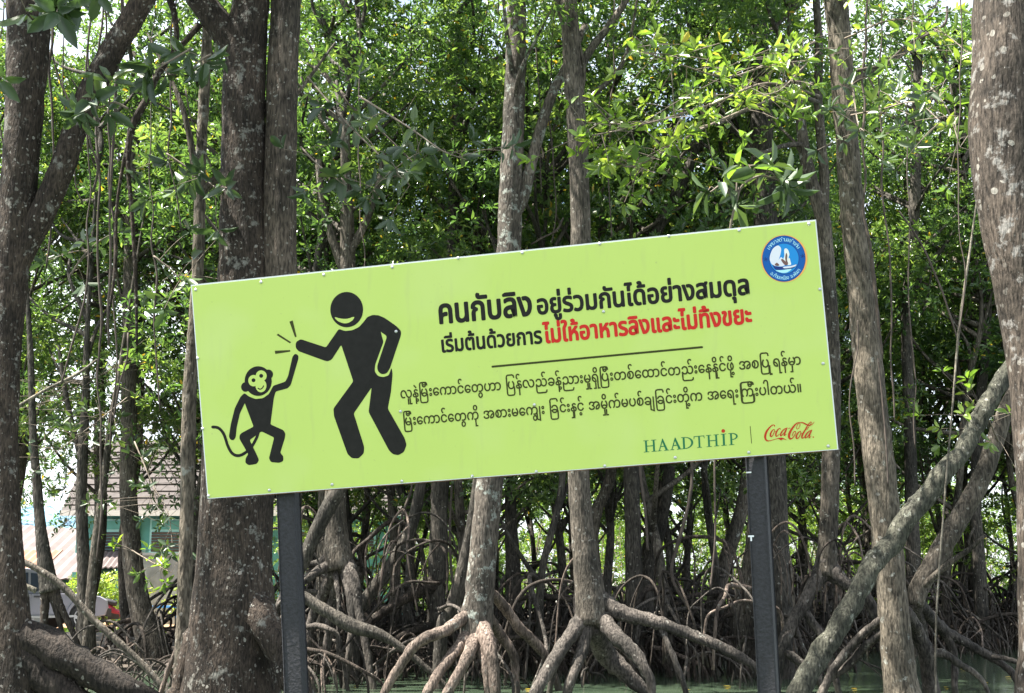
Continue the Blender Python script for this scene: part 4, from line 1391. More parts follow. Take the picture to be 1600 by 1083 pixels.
T_N = traced('upright grey trunk between two slanting stems below the sign', 22.0,
             [(716, 60, 18), (714, 200, 20), (710, 330, 22), (706, 420, 24), (696, 600, 26), (689, 740, 28), (686, 800, 26), (685, 860, 30), (682, 920, 28), (680, 990, 26), (680, 1040, 26)],
             'bark_dark', seed=22, top=9.0, crown=(4, 7.4, 0.95, 0.0, 0.5),
             branches=[[(713, 140, 10), (740, 110, 9), (775, 92, 8), (830, 80, 7), (880, 72, 6)], [(707, 200, 9), (670, 170, 8), (640, 180, 7), (615, 220, 6)]],
             roots=[[(688, 908, 26), (662, 918, 22, 21.8), (632, 936, 17, 21.7), (602, 955, 14, 21.6), (575, 978, 12, 21.6), (560, 1040, 11, 21.6)],
                    [(682, 975, 16), (650, 985, 14, 21.7), (625, 995, 12, 21.6), (605, 1015, 11, 21.5), (595, 1055, 10, 21.5)],
                    [(690, 985, 14), (712, 1000, 13, 22.2), (735, 1040, 12, 22.3)]], rk='root_dark')


def simple(label, Y, path, bk='bark_dark', seed=1, nroots=7, crown=None, rscale=0.9, group=None, **k):
    return traced(label, Y, path, bk, seed=seed, nroots=nroots, crown=crown, rscale=rscale, group=group, seg=10, **k)


simple('dark trunk on three splayed roots in front of the parked car', 22.0, [(22, 250, 3), (34, 360, 5), (43, 470, 7), (48, 560, 10), (52, 680, 12), (58, 760, 15), (64, 830, 18), (72, 890, 26), (78, 925, 32)], seed=31, nroots=0, sink=False,
       roots=[[(72, 910, 18), (70, 950, 13), (68, 1000, 12), (66, 1060, 11)], [(82, 915, 15), (96, 950, 11), (110, 980, 9), (122, 1010, 8), (128, 1060, 8)], [(79, 925, 13), (90, 960, 9), (98, 1000, 8), (102, 1060, 8)]], rk='root_dark')
simple('two-forked dark trunk before the far tin roof, left of the smooth grey trunk', 23.0, [(150, 300, 5), (142, 420, 7), (136, 520, 9), (134, 620, 13), (129, 720, 17), (127, 790, 18), (130, 860, 20), (133, 940, 24), (136, 1010, 28)], seed=32, nroots=6, rscale=0.7,
       branches=[[(128, 720, 11), (112, 660, 9), (100, 600, 8), (92, 540, 6)]], crown=(5, 6.0, 0.8, -0.6, 1.5))
simple('thin crooked stem between the far tin roof and the smooth grey trunk', 22.5, [(226, 330, 3), (210, 430, 5), (196, 520, 6), (184, 600, 9), (173, 660, 10), (164, 740, 12), (156, 800, 13), (148, 860, 14), (142, 930, 16)], seed=33, nroots=0, bk='bark_grey')
simple('slanting dark stem crossing behind the left post', 19.0, [(560, 700, 24), (535, 755, 24), (512, 795, 24), (490, 840, 22), (474, 880, 20), (462, 920, 18)], seed=34, nroots=4, rscale=0.8)
simple('slanting stem running from mid-sign down to the roots left of the upright grey trunk', 21.0, [(668, 690, 14), (657, 760, 17), (642, 825, 19), (610, 885, 20), (570, 940, 20), (556, 975, 18)], seed=35, nroots=4, rscale=0.9)
simple('thin dark stem leaning against the pinkish-rooted trunk', 19.5, [(752, 690, 12), (744, 760, 13), (735, 830, 17), (722, 895, 20), (706, 950, 22), (690, 985, 20)], seed=36, nroots=5)
simple('straight dark trunk just right of the pinkish-rooted trunk', 26.0, [(820, 200, 14), (812, 330, 16), (803, 560, 18), (798, 760, 18), (799, 830, 20), (802, 900, 24)], seed=37, nroots=8, crown=(0, 6.5, 0.95, 0, 0))
simple('curved stem bending away from the pale ringed trunk', 23.0, [(962, 640, 16), (955, 735, 17), (945, 770, 17), (932, 800, 18), (926, 840, 18), (930, 900, 20)], seed=38, nroots=6, bk='bark_grey')
simple('dark slanting trunk below the company name on the sign', 26.0, [(1062, 560, 16), (1050, 680, 20), (1043, 740, 23), (1034, 800, 24), (1018, 870, 25), (1008, 920, 28)], seed=39, nroots=8, crown=(1, 6.5, 0.95, 0.4, 0.4))
simple('mossy trunk slanting down to the left of the right post', 24.0, [(1178, 640, 16), (1170, 720, 19), (1160, 790, 21), (1142, 850, 22), (1124, 910, 24), (1112, 970, 28)], seed=40, nroots=8, bk='bark_grey', crown=(2, 6.0, 0.9, 0.5, 0.2))
simple('pale stem with split bark just right of the right post', 25.0, [(1205, 650, 18), (1212, 740, 21), (1218, 830, 22), (1226, 900, 26)], seed=41, nroots=7, bk='bark_pale')
simple('blotched swollen stump hidden partly by the right post', 22.0, [(1178, 770, 16), (1176, 850, 22), (1170, 910, 32), (1164, 960, 46), (1162, 1020, 50)], seed=42, nroots=5, bk='bark_grey')
simple('broad shadowed trunk behind the leafy sprays above the sign', 21.5, [(1184, 40, 32), (1188, 140, 36), (1192, 250, 38), (1196, 340, 38), (1206, 600, 36), (1214, 860, 38), (1218, 980, 44)], seed=43, nroots=8, top=9.5, crown=(3, 7.6, 0.9, 0, 1.2))
simple('dark trunk in the gap right of the sunlit buff trunk', 27.5, [(1436, 60, 14), (1432, 180, 16), (1430, 300, 18), (1424, 400, 18), (1416, 500, 17), (1420, 620, 18), (1424, 760, 20), (1428, 900, 24)], seed=44, nroots=8, top=9, crown=(4, 7.2, 0.95, 0.3, 0.8),
       branches=[[(1420, 480, 9), (1445, 420, 8), (1475, 385, 7), (1510, 330, 6)]])
simple('shadowed bent trunk near the right water edge', 28.5, [(1548, 380, 14), (1540, 520, 16), (1530, 660, 17), (1524, 780, 18), (1530, 880, 20), (1534, 960, 22)], seed=45, nroots=9, top=7, crown=(5, 6.2, 1.0, 0, 0.6))
simple('grey twin-stem trunk directly above the clapping hands on the sign', 23.5, [(503, 180, 11), (500, 260, 13), (502, 330, 15), (506, 420, 16), (508, 620, 18), (506, 860, 22)], seed=46, nroots=8, bk='bark_grey', top=8.5, crown=(0, 7.0, 0.85, -0.3, 0.6))
simple('thin pale stem above the smiling person on the sign', 25.5, [(604, 220, 10), (590, 290, 12), (584, 350, 13), (580, 420, 14), (590, 600, 16), (612, 780, 14), (618, 930, 18)], seed=47, nroots=7, bk='bark_grey', top=8, crown=(1, 6.8, 0.9, 0.2, 0.8))
simple('slanting dark trunk behind the leafy spray over the heading', 22.5, [(1088, 230, 14), (1066, 285, 18), (1048, 320, 20), (1024, 365, 20), (1000, 430, 22), (985, 600, 24), (990, 880, 26)], seed=48, nroots=8, top=7.0, crown=(2, 7.0, 0.9, 0.8, 1.0))

add_arches(T_D, 26, 71, (-2.6, 2.2, -5.5, -1.0), -0.12)
add_arches(T_C, 26, 78, (-3.2, 1.2, 2.5, 7.5))
add_arches(T_M, 14, 72, (-1.6, 1.6, -0.6, 1.6))
add_arches(T_N, 16, 73, (-2.0, 1.6, -1.2, 1.4))
add_arches(T_H, 14, 74, (-1.6, 1.6, -0.4, 2.0))
add_arches(T_K, 6, 76, (-0.6, 1.4, 1.0, 4.5))
add_arches(T_K, 14, 79, (-2.5, 3.5, 9.5, 12.0))
add_arches(T_F, 10, 77, (-1.0, 2.4, 1.0, 4.0))

# ---- fallen and leaning dead wood
J = traced('broken dead trunk leaning across the buff trunk, bright at its snapped end', 15.5,
           [(1584, 563, 20, 16.2), (1574, 580, 25, 16.2), (1553, 614, 26, 16.1), (1527, 660, 28, 16.0), (1503, 706, 27, 15.9), (1474, 738, 30, 15.8), (1448, 776, 33, 15.8), (1420, 806, 31, 15.7), (1396, 846, 31, 15.7), (1368, 876, 33, 15.6), (1334, 936, 31, 15.5), (1306, 988, 32, 15.4), (1282, 1020, 33, 15.4), (1240, 1100, 35, 15.3)],
           'moss_wood', seed=51, sink=False, seg=18, rough=0.20, cat='dead trunk', name='leaning_dead_trunk')
traced('pale dead branch sloping down in front of the parked car', 16.0, [(-30, 850, 8), (15, 868, 9), (60, 890, 10), (100, 918, 11), (150, 972, 11), (220, 1035, 10), (262, 1085, 10), (300, 1140, 9)],
       'bark_grey', seed=52, sink=False, seg=10, rough=0.12, cat='dead branch', name='dead_branch')
traced('short dead branch ending in a dark stub before the car window', 17.0, [(-20, 890, 7), (20, 905, 7), (40, 915, 7), (56, 923, 9)], 'deadwood', seed=53, sink=False, seg=8, cat='dead branch', name='dead_branch')
traced('dark fallen stem lying across the root tangle right of the left post', 18.6, [(470, 930, 16), (510, 955, 20), (550, 978, 22), (590, 990, 18), (625, 1010, 11), (650, 1030, 10), (690, 1066, 8), (720, 1100, 6)],
       'bark_dark', seed=54, sink=False, seg=10, rough=0.14, cat='dead branch', name='dead_branch')
traced('straight bare stick poking up beside the leaning grey trunk', 12.5, [(1528, 300, 2.5), (1522, 345, 3), (1510, 430, 4), (1498, 520, 4), (1488, 640, 3), (1476, 780, 3), (1462, 1000, 3)],
       'deadwood', seed=55, sink=True, seg=7, cat='stick', name='bare_stick')
traced('thin pale stick slanting past the slender bent trunk, left of the sign', 15.0, [(152, 562, 4), (120, 585, 5), (70, 610, 5), (20, 640, 6), (-20, 660, 6)], 'deadwood', seed=56, sink=False, seg=7, cat='stick', name='bare_stick')

# ---- hanging aerial roots and vines: each belongs to the tree it hangs from
def hang(root, Y, paths, seed, mat='vine'):
    base = root.location
    for i, p in enumerate(paths):
        if abs(p[-1][0] - p[0][0]) < 0.35 * (p[-1][1] - p[0][1]):   # runs down: carry its upper end on to where it hangs from
            if 20 < p[0][1] < 460: p = [(p[0][0] + 6, -60, p[0][2]), (p[0][0] - 2, p[0][1] * 0.5, p[0][2])] + p
            elif p[0][1] > 700: p = [(p[0][0] + 8, 560, p[0][2]), (p[0][0] + 2, 660, p[0][2])] + p
        rj = random.Random(seed * 31 + i)
        dense = []
        for a_, b_ in zip(p[:-1], p[1:]):
            m_ = max(1, int(math.hypot(b_[0] - a_[0], b_[1] - a_[1]) / 45))
            for k in range(m_):
                t_ = k / m_
                dense.append((a_[0] + (b_[0] - a_[0]) * t_ + (rj.uniform(-4, 4) if dense else 0), a_[1] + (b_[1] - a_[1]) * t_, (a_[2] + (b_[2] - a_[2]) * t_) * rj.uniform(0.8, 1.15)))
        dense.append(p[-1])
        pts, wr = path3(dense, Y)
        wr = [w * 0.75 for w in wr]
        m2 = MB(); m2.tube(pts, wr, seg=6, rough=0.35, seed=seed + i, step=0.08)
        m2.build('aerial_root', M[mat], root, smooth=True, off=base)


hang(A, 12.5, [[(82, -20, 5), (80, 60, 6), (79, 150, 6), (82, 210, 5), (80, 300, 4), (72, 420, 4)], [(84, 90, 4), (98, 130, 5), (112, 170, 5), (122, 210, 4), (130, 240, 3)],
               [(190, -20, 7), (188, 60, 9), (184, 120, 8), (180, 190, 7), (176, 260, 6), (175, 340, 6), (173, 430, 5), (170, 540, 5)],
               [(100, 185, 3), (112, 240, 4), (122, 290, 3), (130, 320, 3)], [(0, 170, 3), (10, 230, 4), (25, 290, 4), (36, 336, 3)],
               [(140, 220, 4), (150, 260, 5), (146, 300, 6)]], 70)
hang(B, 13.5, [[(165, 90, 4), (172, 240, 5), (176, 400, 4), (180, 560, 4), (172, 700, 3)], [(236, 330, 3), (242, 430, 4), (246, 560, 4), (250, 640, 3)], [(140, 400, 4), (128, 470, 5), (112, 540, 5), (96, 600, 4)],
               [(270, 190, 4), (262, 240, 3), (276, 300, 3), (284, 360, 3)], [(200, 520, 4), (196, 560, 4), (190, 600, 4), (176, 660, 3)], [(155, 340, 5), (150, 420, 5), (158, 500, 5), (152, 600, 4), (160, 700, 4), (158, 800, 4), (150, 880, 3)],
               [(290, 140, 3), (300, 190, 3), (318, 220, 3), (340, 240, 3)]], 80)
hang(T_M, 19.5, [[(478, 60, 5), (510, 120, 5), (548, 165, 5), (590, 200, 5), (630, 240, 4), (650, 260, 3)], [(470, 120, 4), (490, 170, 4), (520, 190, 4)], [(560, 290, 3), (568, 400, 3), (570, 560, 3)]], 90)
hang(T_N, 21.5, [[(764, 90, 3), (762, 200, 3), (758, 300, 3), (764, 390, 3)], [(782, 30, 3), (780, 120, 3), (770, 200, 3)], [(640, 760, 5), (628, 820, 5), (624, 900, 5)], [(703, 760, 5), (700, 860, 5), (708, 930, 5)]], 95)
hang(T_F, 18.5, [[(862, 230, 3), (868, 330, 3), (862, 380, 3)], [(838, 60, 3), (842, 180, 3), (846, 300, 3)], [(958, 120, 3), (950, 260, 3), (956, 370, 3)], [(880, 340, 4), (866, 360, 5), (850, 372, 4), (830, 382, 4)], [(1000, 740, 6), (1008, 800, 6), (1012, 860, 6)],
                 [(1080, 745, 6), (1075, 800, 7), (1060, 850, 7), (1050, 900, 6), (1075, 950, 5)], [(1120, 760, 5), (1116, 840, 5), (1110, 920, 5)]], 100)
hang(T_G, 16.6, [[(1350, 330, 6), (1362, 420, 8), (1372, 500, 6), (1380, 560, 3)], [(1372, 150, 6), (1356, 110, 5), (1348, 80, 4)], [(1372, 560, 3), (1384, 640, 4), (1388, 760, 3)], [(1340, 110, 7), (1380, 100, 7), (1420, 70, 6), (1470, 40, 6), (1480, 10, 5)],
                 [(1378, 230, 4), (1384, 330, 4), (1390, 430, 4), (1394, 560, 4), (1398, 660, 3)], [(1405, 330, 4), (1440, 380, 4), (1470, 450, 4), (1500, 540, 4)], [(1420, 440, 3), (1428, 560, 3), (1430, 700, 3)], [(1340, 500, 3), (1330, 640, 3), (1336, 760, 3)]], 110)
hang(T_I, 10.6, [[(1500, 330, 3), (1506, 420, 3), (1498, 520, 3)]], 118)

# ---- leafy branches that can be told apart
spray(A, [(-60, -60, 9.5), (20, -20, 9.5), (70, 10, 9.4), (110, 20, 9.3)], 9.5, 9, 0.25, 1, spread=0.12, up=-0.5, twig=0.010)
spray(A, [(60, -70, 9.2), (100, -30, 9.2), (140, 0, 9.2), (170, 10, 9.2)], 9.2, 6, 0.24, 2, spread=0.10, up=-0.5, twig=0.008)
spray(A, [(-40, 90, 10), (-10, 110, 10), (5, 125, 10)], 10, 3, 0.22, 3, spread=0.06, up=-0.3)
spray(A, [(200, 170, 11), (180, 160, 11), (165, 165, 11), (150, 170, 11)], 11, 7, 0.24, 4, spread=0.09, up=-0.4)
spray(B, [(300, 75, 11.5), (275, 90, 11.5), (250, 105, 11.5), (240, 118, 11.5)], 11.5, 6, 0.26, 5, spread=0.10, up=-0.4)
spray(B, [(330, 85, 11.8), (312, 95, 11.8), (300, 110, 11.8)], 11.8, 4, 0.24, 6, spread=0.10, up=-0.4)
spray(B, [(260, 240, 13), (290, 260, 13), (320, 280, 13), (345, 300, 12.6)], 13, 12, 0.22, 7, spread=0.25, up=-0.1)
spray(T_C, [(110, 430, 13.8), (130, 400, 13.8), (150, 380, 13.8)], 13.8, 8, 0.20, 8, spread=0.20, up=0.0)
spray(T_C, [(240, 400, 13.5), (265, 420, 13.5), (285, 440, 13.5)], 13.5, 9, 0.22, 9, spread=0.25, up=-0.1)
spray(T_D, [(210, 690, 22), (240, 760, 21.5), (262, 800, 21), (270, 850, 21)], 21.5, 26, 0.17, 10, mat='leaf_broad_shaded', spread=0.45)
spray(T_D, [(206, 860, 22), (240, 880, 21.5), (268, 895, 21.2)], 21.5, 14, 0.18, 11, mat='leaf_fresh', spread=0.22)
spray(T_D, [(200, 620, 22.5), (150, 660, 22), (110, 690, 22), (70, 720, 22)], 22, 34, 0.17, 12, mat='leaf_broad_shaded', spread=0.5)
spray(T_D, [(205, 560, 23), (150, 590, 23), (90, 620, 23), (40, 640, 23)], 23, 70, 0.13, 30, mat='leaf', spread=0.55)
spray(T_D, [(205, 640, 24), (150, 690, 25), (110, 740, 25), (70, 770, 25)], 25, 60, 0.13, 31, mat='leaf', spread=0.6)
spray(T_D, [(205, 600, 24.5), (240, 620, 25), (275, 660, 25), (290, 690, 25)], 25, 46, 0.13, 32, mat='leaf', spread=0.5)
spray(T_D, [(206, 680, 24.5), (240, 700, 25), (270, 740, 25), (284, 790, 25)], 25, 44, 0.13, 34, mat='leaf', spread=0.42)
spray(T_D, [(202, 640, 24.5), (225, 690, 25), (232, 740, 25), (236, 780, 25)], 25, 26, 0.12, 35, mat='leaf', spread=0.35)
spray(T_D, [(203, 700, 24.5), (160, 760, 25), (120, 800, 25), (100, 820, 25)], 25, 36, 0.12, 33, mat='leaf', spread=0.45)
spray(B, [(480, 120, 13), (540, 190, 12.5), (590, 240, 12.2), (640, 290, 12)], 12, 15, 0.22, 13, spread=0.22, up=-0.1)
spray(B, [(560, 150, 12.5), (640, 200, 12.2), (690, 235, 12), (730, 250, 12)], 12, 14, 0.21, 14, spread=0.20, up=-0.1)
spray(B, [(470, 230, 12.5), (500, 260, 12.3), (540, 290, 12)], 12, 9, 0.22, 15, spread=0.18, up=-0.1)
spray(T_H, [(1285, 60, 18), (1220, 90, 16), (1140, 120, 15), (1060, 100, 14.3), (990, 75, 14)], 15, 46, 0.165, 16, mat='leaf_fresh', spread=0.32, up=0.8, wr=0.44, twig=0.012)
spray(T_H, [(1280, 150, 17.5), (1200, 130, 16), (1120, 160, 14.8), (1040, 185, 14), (960, 205, 13.8), (905, 215, 13.6)], 14.5, 64, 0.165, 17, mat='leaf_fresh', spread=0.30, up=0.8, wr=0.44, twig=0.012)
spray(T_H, [(1270, 130, 17), (1180, 165, 15.5), (1100, 200, 14.6), (1040, 235, 14.2), (990, 260, 14), (960, 255, 14)], 14.5, 42, 0.165, 18, mat='leaf_fresh', spread=0.28, up=0.8, wr=0.44, twig=0.012)
spray(T_H, [(1280, 80, 17), (1250, 110, 16), (1220, 140, 15), (1190, 150, 14.5)], 15, 24, 0.165, 19, mat='leaf_fresh', spread=0.30, up=0.8)
spray(T_G, [(1320, 60, 16.5), (1400, 30, 15.5), (1470, 50, 15), (1520, 90, 14.5)], 15, 34, 0.17, 20, mat='leaf_fresh', spread=0.40, up=0.7)
spray(T_G, [(1330, 180, 16), (1380, 170, 14.5), (1430, 160, 13.6), (1470, 190, 13)], 14, 22, 0.17, 21, mat='leaf_broad_shaded', spread=0.32, up=0.6)
spray(T_G, [(1440, 120, 15), (1480, 170, 14), (1500, 230, 13.5)], 14, 20, 0.17, 22, mat='leaf_fresh', spread=0.32, up=0.6)
spray(T_G, [(1330, 120, 15.5), (1340, 190, 14.5), (1350, 205, 14)], 14, 12, 0.17, 23, mat='leaf_broad_shaded', spread=0.25, up=0.3)
spray(T_K, [(1560, 690, 17), (1540, 650, 16.5), (1530, 690, 16)], 16.5, 16, 0.17, 24, mat='leaf_fresh', spread=0.4, up=0.6)

# sapling whose big leaves show over the top edge of the sign
sap_base = ground(1204, 8.6, 0)
sap = empty('leafy_sapling', sap_base, 'sapling with large glossy leaves peeping over the top edge of the sign', 'sapling')
mb = MB(); mb.tube([sap_base + Vector((0, 0, -0.4)), ground(1204, 8.6, 0.1), at(1180, 740, 8.6), at(1140, 420, 8.5), at(1150, 310, 8.4), at(1152, 270, 8.4)], [0.014, 0.014, 0.012, 0.010, 0.008, 0.006], seg=7, seed=3)
mb.build('stem', M['twig'], sap, smooth=True, off=sap_base)
spray(sap, [(1148, 320, 8.4), (1160, 290, 8.4), (1190, 275, 8.4), (1225, 285, 8.5)], 8.4, 6, 0.21, 41, spread=0.05, up=0.0, wr=0.36, per=6, mat='leaf_broad_shaded')
spray(sap, [(1150, 315, 8.4), (1130, 290, 8.35), (1110, 300, 8.3)], 8.4, 4, 0.24, 42, spread=0.035, up=-0.1, wr=0.32, per=5, mat='leaf_broad_shaded')
spray(sap, [(1150, 280, 8.4), (1165, 262, 8.4), (1180, 258, 8.4)], 8.4, 2, 0.20, 43, spread=0.03, up=0.9, wr=0.36, mat='leaf_fresh', per=5)

# ------------------------------------------------------------------ the crowd of mangroves behind (copies)
def copy_tree(o, parent=None):
    c = o.copy(); COL.objects.link(c)
    if parent: c.parent = parent
    for ch in o.children: copy_tree(ch, c)
    return c


def back_proto(i, label, group):
    rng = random.Random(500 + i)
    H = rng.uniform(9, 11.5)
    root = empty('mangrove_tree', (0, 0, 0), label, 'tree', group)
    r = rng.uniform(0.05, 0.105)
    P = [Vector((0, 0, -0.2 if i % 2 else 0.5))]
    lean = rng.uniform(-.3, .3)
    for k in range(1, 7):
        P.append(Vector((P[-1].x + rng.uniform(-.34, .34) + lean, P[-1].y + rng.uniform(-.3, .3), H * k / 6)))
    mb = MB()
    mb.tube(P, list(np.linspace(r * 1.25, r * 0.35, 7)), seg=9, rough=0.08, seed=i, step=0.3)

    def ax(z):
        zs = [p.z for p in P]
        return Vector((np.interp(z, zs, [p.x for p in P]), np.interp(z, zs, [p.y for p in P]), z))
    cz = rng.uniform(2.6, 4.0)
    idx = i % 6
    crown_limbs(mb, (0, 0, cz), CROWN_BLOBS[idx], ax, i, 34, 0.055)
    mb.build('trunk', M['bark_dark' if i % 3 else 'bark_grey'], root, smooth=True)
    o = link('crown', CROWN[idx], None, root, (0, 0, cz))
    add_roots(root, (0, 0, 0), 12, 700 + i, 1.0)
    add_arches(root, 16, 750 + i, (-1.7, 1.7, -1.7, 1.7))
    return root


G_BACK = 'mangroves crowding the background'
L_BACK = 'dark slim mangrove with small glossy leaves deep in the background thicket'
protos = [back_proto(i, L_BACK, G_BACK) for i in range(6)]
rng = random.Random(77)
spots = []


def far_enough(x, y, d):
    return all((x - a) ** 2 + (y - b) ** 2 > d * d for a, b in spots)


tries = 0
while len(spots) < 58 and tries < 6000:
    tries += 1
    y = rng.uniform(21.5, 36.0)
    x = rng.uniform(-0.52 * y - 3, 0.52 * y + 3)
    px = CX + x / y * FPX * 0.985
    if px < 330 and y > 19: continue                            # the clearing towards the house
    if px < 470 and y > 27: continue
    if px > 1230 and y < 28.5: continue
    if not far_enough(x, y, 2.0): continue
    spots.append((x, y))
tries, n0 = 0, len(spots)
while len(spots) < n0 + 15 and tries < 4000:                    # the denser wood beyond the open water on the right
    tries += 1
    y = rng.uniform(28.5, 38.0)
    x = rng.uniform(5.0, 18.0)
    if CX + x / y * FPX * 0.985 > 1225 and far_enough(x, y, 1.7): spots.append((x, y))
for i, (x, y) in enumerate(spots):
    o = protos[i] if i < 6 else copy_tree(protos[i % 6])
    z = float(height(x, y))
    o.location = (x, y, max(0.0, z))
    o.rotation_euler = (0, 0, rng.uniform(0, 6.28))
    s = rng.uniform(0.85, 1.2)
    o.scale = (s, s, s)

# taller trees lining the clearing on the left, crowns only above the roofs
G_LEFT = 'sunlit trees edging the clearing'
L_LEFT = 'sunlit leafy tree whose crown hangs over the clearing with the house'


def left_proto(i):
    rng = random.Random(800 + i)
    root = empty('mangrove_tree', (0, 0, 0), L_LEFT, 'tree', G_LEFT)
    P = [Vector((0, 0, -0.2))]
    for k in range(1, 7): P.append(Vector((P[-1].x + rng.uniform(-.3, .3), P[-1].y + rng.uniform(-.3, .3), 13.0 * k / 6)))
    mb = MB(); mb.tube(P, list(np.linspace(0.16, 0.05, 7)), seg=9, rough=0.08, seed=i, step=0.3)

    def ax(z):
        zs = [p.z for p in P]
        return Vector((np.interp(z, zs, [p.x for p in P]), np.interp(z, zs, [p.y for p in P]), z))
    crown_limbs(mb, (0, 0, 3.9), CROWN_BLOBS[(i * 2) % 6], ax, i, 18, 0.05)
    mb.build('trunk', M['bark_grey'], root, smooth=True)
    link('crown', CROWN[(i * 2) % 6], None, root, (0, 0, 3.9))
    return root


lp = [left_proto(i) for i in range(3)]
LSP = []
for px_, Y_ in ((-60, 25), (2, 27), (14, 31), (298, 26), (300, 31), (345, 27.5), (395, 29.5), (380, 33), (-40, 33), (130, 28), (206, 29), (-110, 29)):
    LSP.append((at(px_, 900, Y_).x, Y_))
for i, (x, y) in enumerate(LSP):
    o = lp[i] if i < 3 else copy_tree(lp[i % 3])
    o.location = (x, y, max(0.0, float(height(x, y))))
    o.rotation_euler = (0, 0, i * 1.3)
    s = 0.95 + 0.25 * ((i * 37) % 10) / 10
    o.scale = (s, s, s)

# young mangroves under the trees
G_SAP = 'young mangroves in the understorey'
L_SAP = 'low bright green young mangrove growing among the trunks below the sign'


def sap_proto(i):
    rng = random.Random(300 + i)
    root = empty('young_mangrove', (0, 0, 0), L_SAP, 'shrub', G_SAP)
    mb = MB()
    for k in range(5):
        a = rng.random() * 6.28
        mb.tube([Vector((0, 0, -.3)), Vector((.1 * math.cos(a), .1 * math.sin(a), .7)), Vector((.5 * math.cos(a), .5 * math.sin(a), rng.uniform(1.5, 2.8)))], [.022, .018, .008], seg=5, seed=k)
    mb.build('stem', M['twig'], root, smooth=True)
    link('crown', LOWC[i % 4], None, root, (0, 0, 0.55))
    return root


sp = [sap_proto(i) for i in range(4)]
sap_spots = []
tries = 0
while len(sap_spots) < 64 and tries < 5000:
    tries += 1
    y = rng.uniform(31.5, 50.0)
    x = rng.uniform(-0.44 * y, 0.46 * y)
    px = CX + x / y * FPX * 0.985
    if px < 440: continue
    if any((x - a) ** 2 + (y - b) ** 2 < 1.2 for a, b in sap_spots): continue
    sap_spots.append((x, y))
for i, (x, y) in enumerate(sap_spots):
    o = sp[i] if i < 4 else copy_tree(sp[i % 4])
    o.location = (x, y, float(height(x, y)))
    o.rotation_euler = (0, 0, rng.uniform(0, 6.28))
    s = rng.uniform(0.8, 1.35)
    o.scale = (s, s, s * rng.uniform(0.9, 1.3))


# far wood: reads as one mass
def far_wood():
    rng = np.random.default_rng(9)
    blobs = []
    for i in range(800):
        x = rng.uniform(-42, 46); y = rng.uniform(54, 68)
        z = 18 * rng.random() ** 1.5
        px = CX + x / y * FPX
        if px < 460 and y < 57: y += 6
        r = rng.uniform(0.9, 1.7)
        blobs.append(((x, y, z + 0.3), (r, r, r * 0.7)))
    for i in range(760):
        r = rng.uniform(0.8, 1.4)
        blobs.append(((rng.uniform(-16, 44), rng.uniform(52, 60), rng.uniform(0.3, 7.0)), (r, r, r * 0.7)))
    v, q, var = blob_rosettes(rng, blobs, 3.0, 0.22, per=7)
    me = mesh_np('far_wood', v, [q], smooth=True, var=var)
    tag(link('far_wood', me, M['leaf']), 'mass of small bright leaves closing off the view behind all the trunks', 'wood', kind='stuff')


far_wood()

# ------------------------------------------------------------------ the clearing: house, sheds, car, motorbike, bench
M['teal'] = plain('teal_painted_wall', (0.10, 0.33, 0.30), 0.7, mottle=0.12, scale=3)
M['teal_light'] = plain('light_turquoise_board', (0.30, 0.60, 0.58), 0.6, mottle=0.08, scale=3)
M['teal_dark'] = plain('dark_teal_boards', (0.045, 0.17, 0.13), 0.7, mottle=0.15, scale=3)
M['roof_brown'] = plain('brown_grey_roof_tiles', (0.060, 0.050, 0.046), 0.85, mottle=0.25, scale=5)
M['roof_tin'] = plain('pinkish_weathered_tin', (0.14, 0.112, 0.108), 0.6, mottle=0.18, scale=2)
M['roof_orange'] = plain('faded_orange_roof', (0.26, 0.12, 0.075), 0.7, mottle=0.15, scale=2)
M['roof_blue'] = plain('light_blue_sheet_roof', (0.14, 0.26, 0.36), 0.5, mottle=0.08, scale=1)
M['fascia'] = plain('cream_fascia', (0.62, 0.60, 0.54), 0.6)
M['louvre'] = plain('dark_window_louvre', (0.05, 0.055, 0.06), 0.35)
M['concrete'] = plain('stained_grey_concrete', (0.26, 0.27, 0.26), 0.9, mottle=0.35, scale=2.5, bump=0.3)
M['blue_pipe'] = plain('blue_painted_pipe', (0.05, 0.24, 0.55), 0.45)
M['white_wall'] = plain('white_wall', (0.40, 0.42, 0.44), 0.7)
M['glass'] = plain('car_glass', (0.035, 0.045, 0.07), 0.06)
M['car'] = plain('grey_violet_car_paint', (0.27, 0.27, 0.32), 0.3, metal=0.1, coat=0.6)
M['car_trim'] = plain('dark_plastic_trim', (0.025, 0.025, 0.027), 0.55)
M['tyre'] = plain('tyre_rubber', (0.02, 0.02, 0.021), 0.8)
M['rim'] = plain('alloy_rim', (0.55, 0.56, 0.58), 0.3, metal=0.8)
M['lamp_red'] = plain('red_lamp_glass', (0.35, 0.02, 0.02), 0.2)
M['lamp_clear'] = plain('clear_lamp_glass', (0.70, 0.72, 0.74), 0.1)
M['bike_red'] = plain('dark_red_plastic', (0.28, 0.02, 0.035), 0.35)


def tiled_roof(name, mat, a, b, c, d, rows, parent, off, lift=0.05):
    """courses of tiles from the eave a-b up to the ridge d-c, each course lapping the one below"""
    a, b, c, d = [Vector(p) - off for p in (a, b, c, d)]
    n = (b - a).cross(d - a).normalized()
    if n.z < 0: n = -n
    mb = MB()
    for r in range(rows):
        t0, t1 = r / rows, (r + 1) / rows
        p0, p1 = a.lerp(d, t0), b.lerp(c, t0)
        p2, p3 = b.lerp(c, t1), a.lerp(d, t1)
        up = n * lift
        mb.add([tuple(p) for p in (p0, p1, p2, p3, p0 + up, p1 + up, p2 + up * 0.2, p3 + up * 0.2)],
               [(3, 2, 1, 0), (4, 5, 6, 7), (0, 1, 5, 4), (1, 2, 6, 5), (2, 3, 7, 6), (3, 0, 4, 7)])
    return mb.build(name, mat, parent)


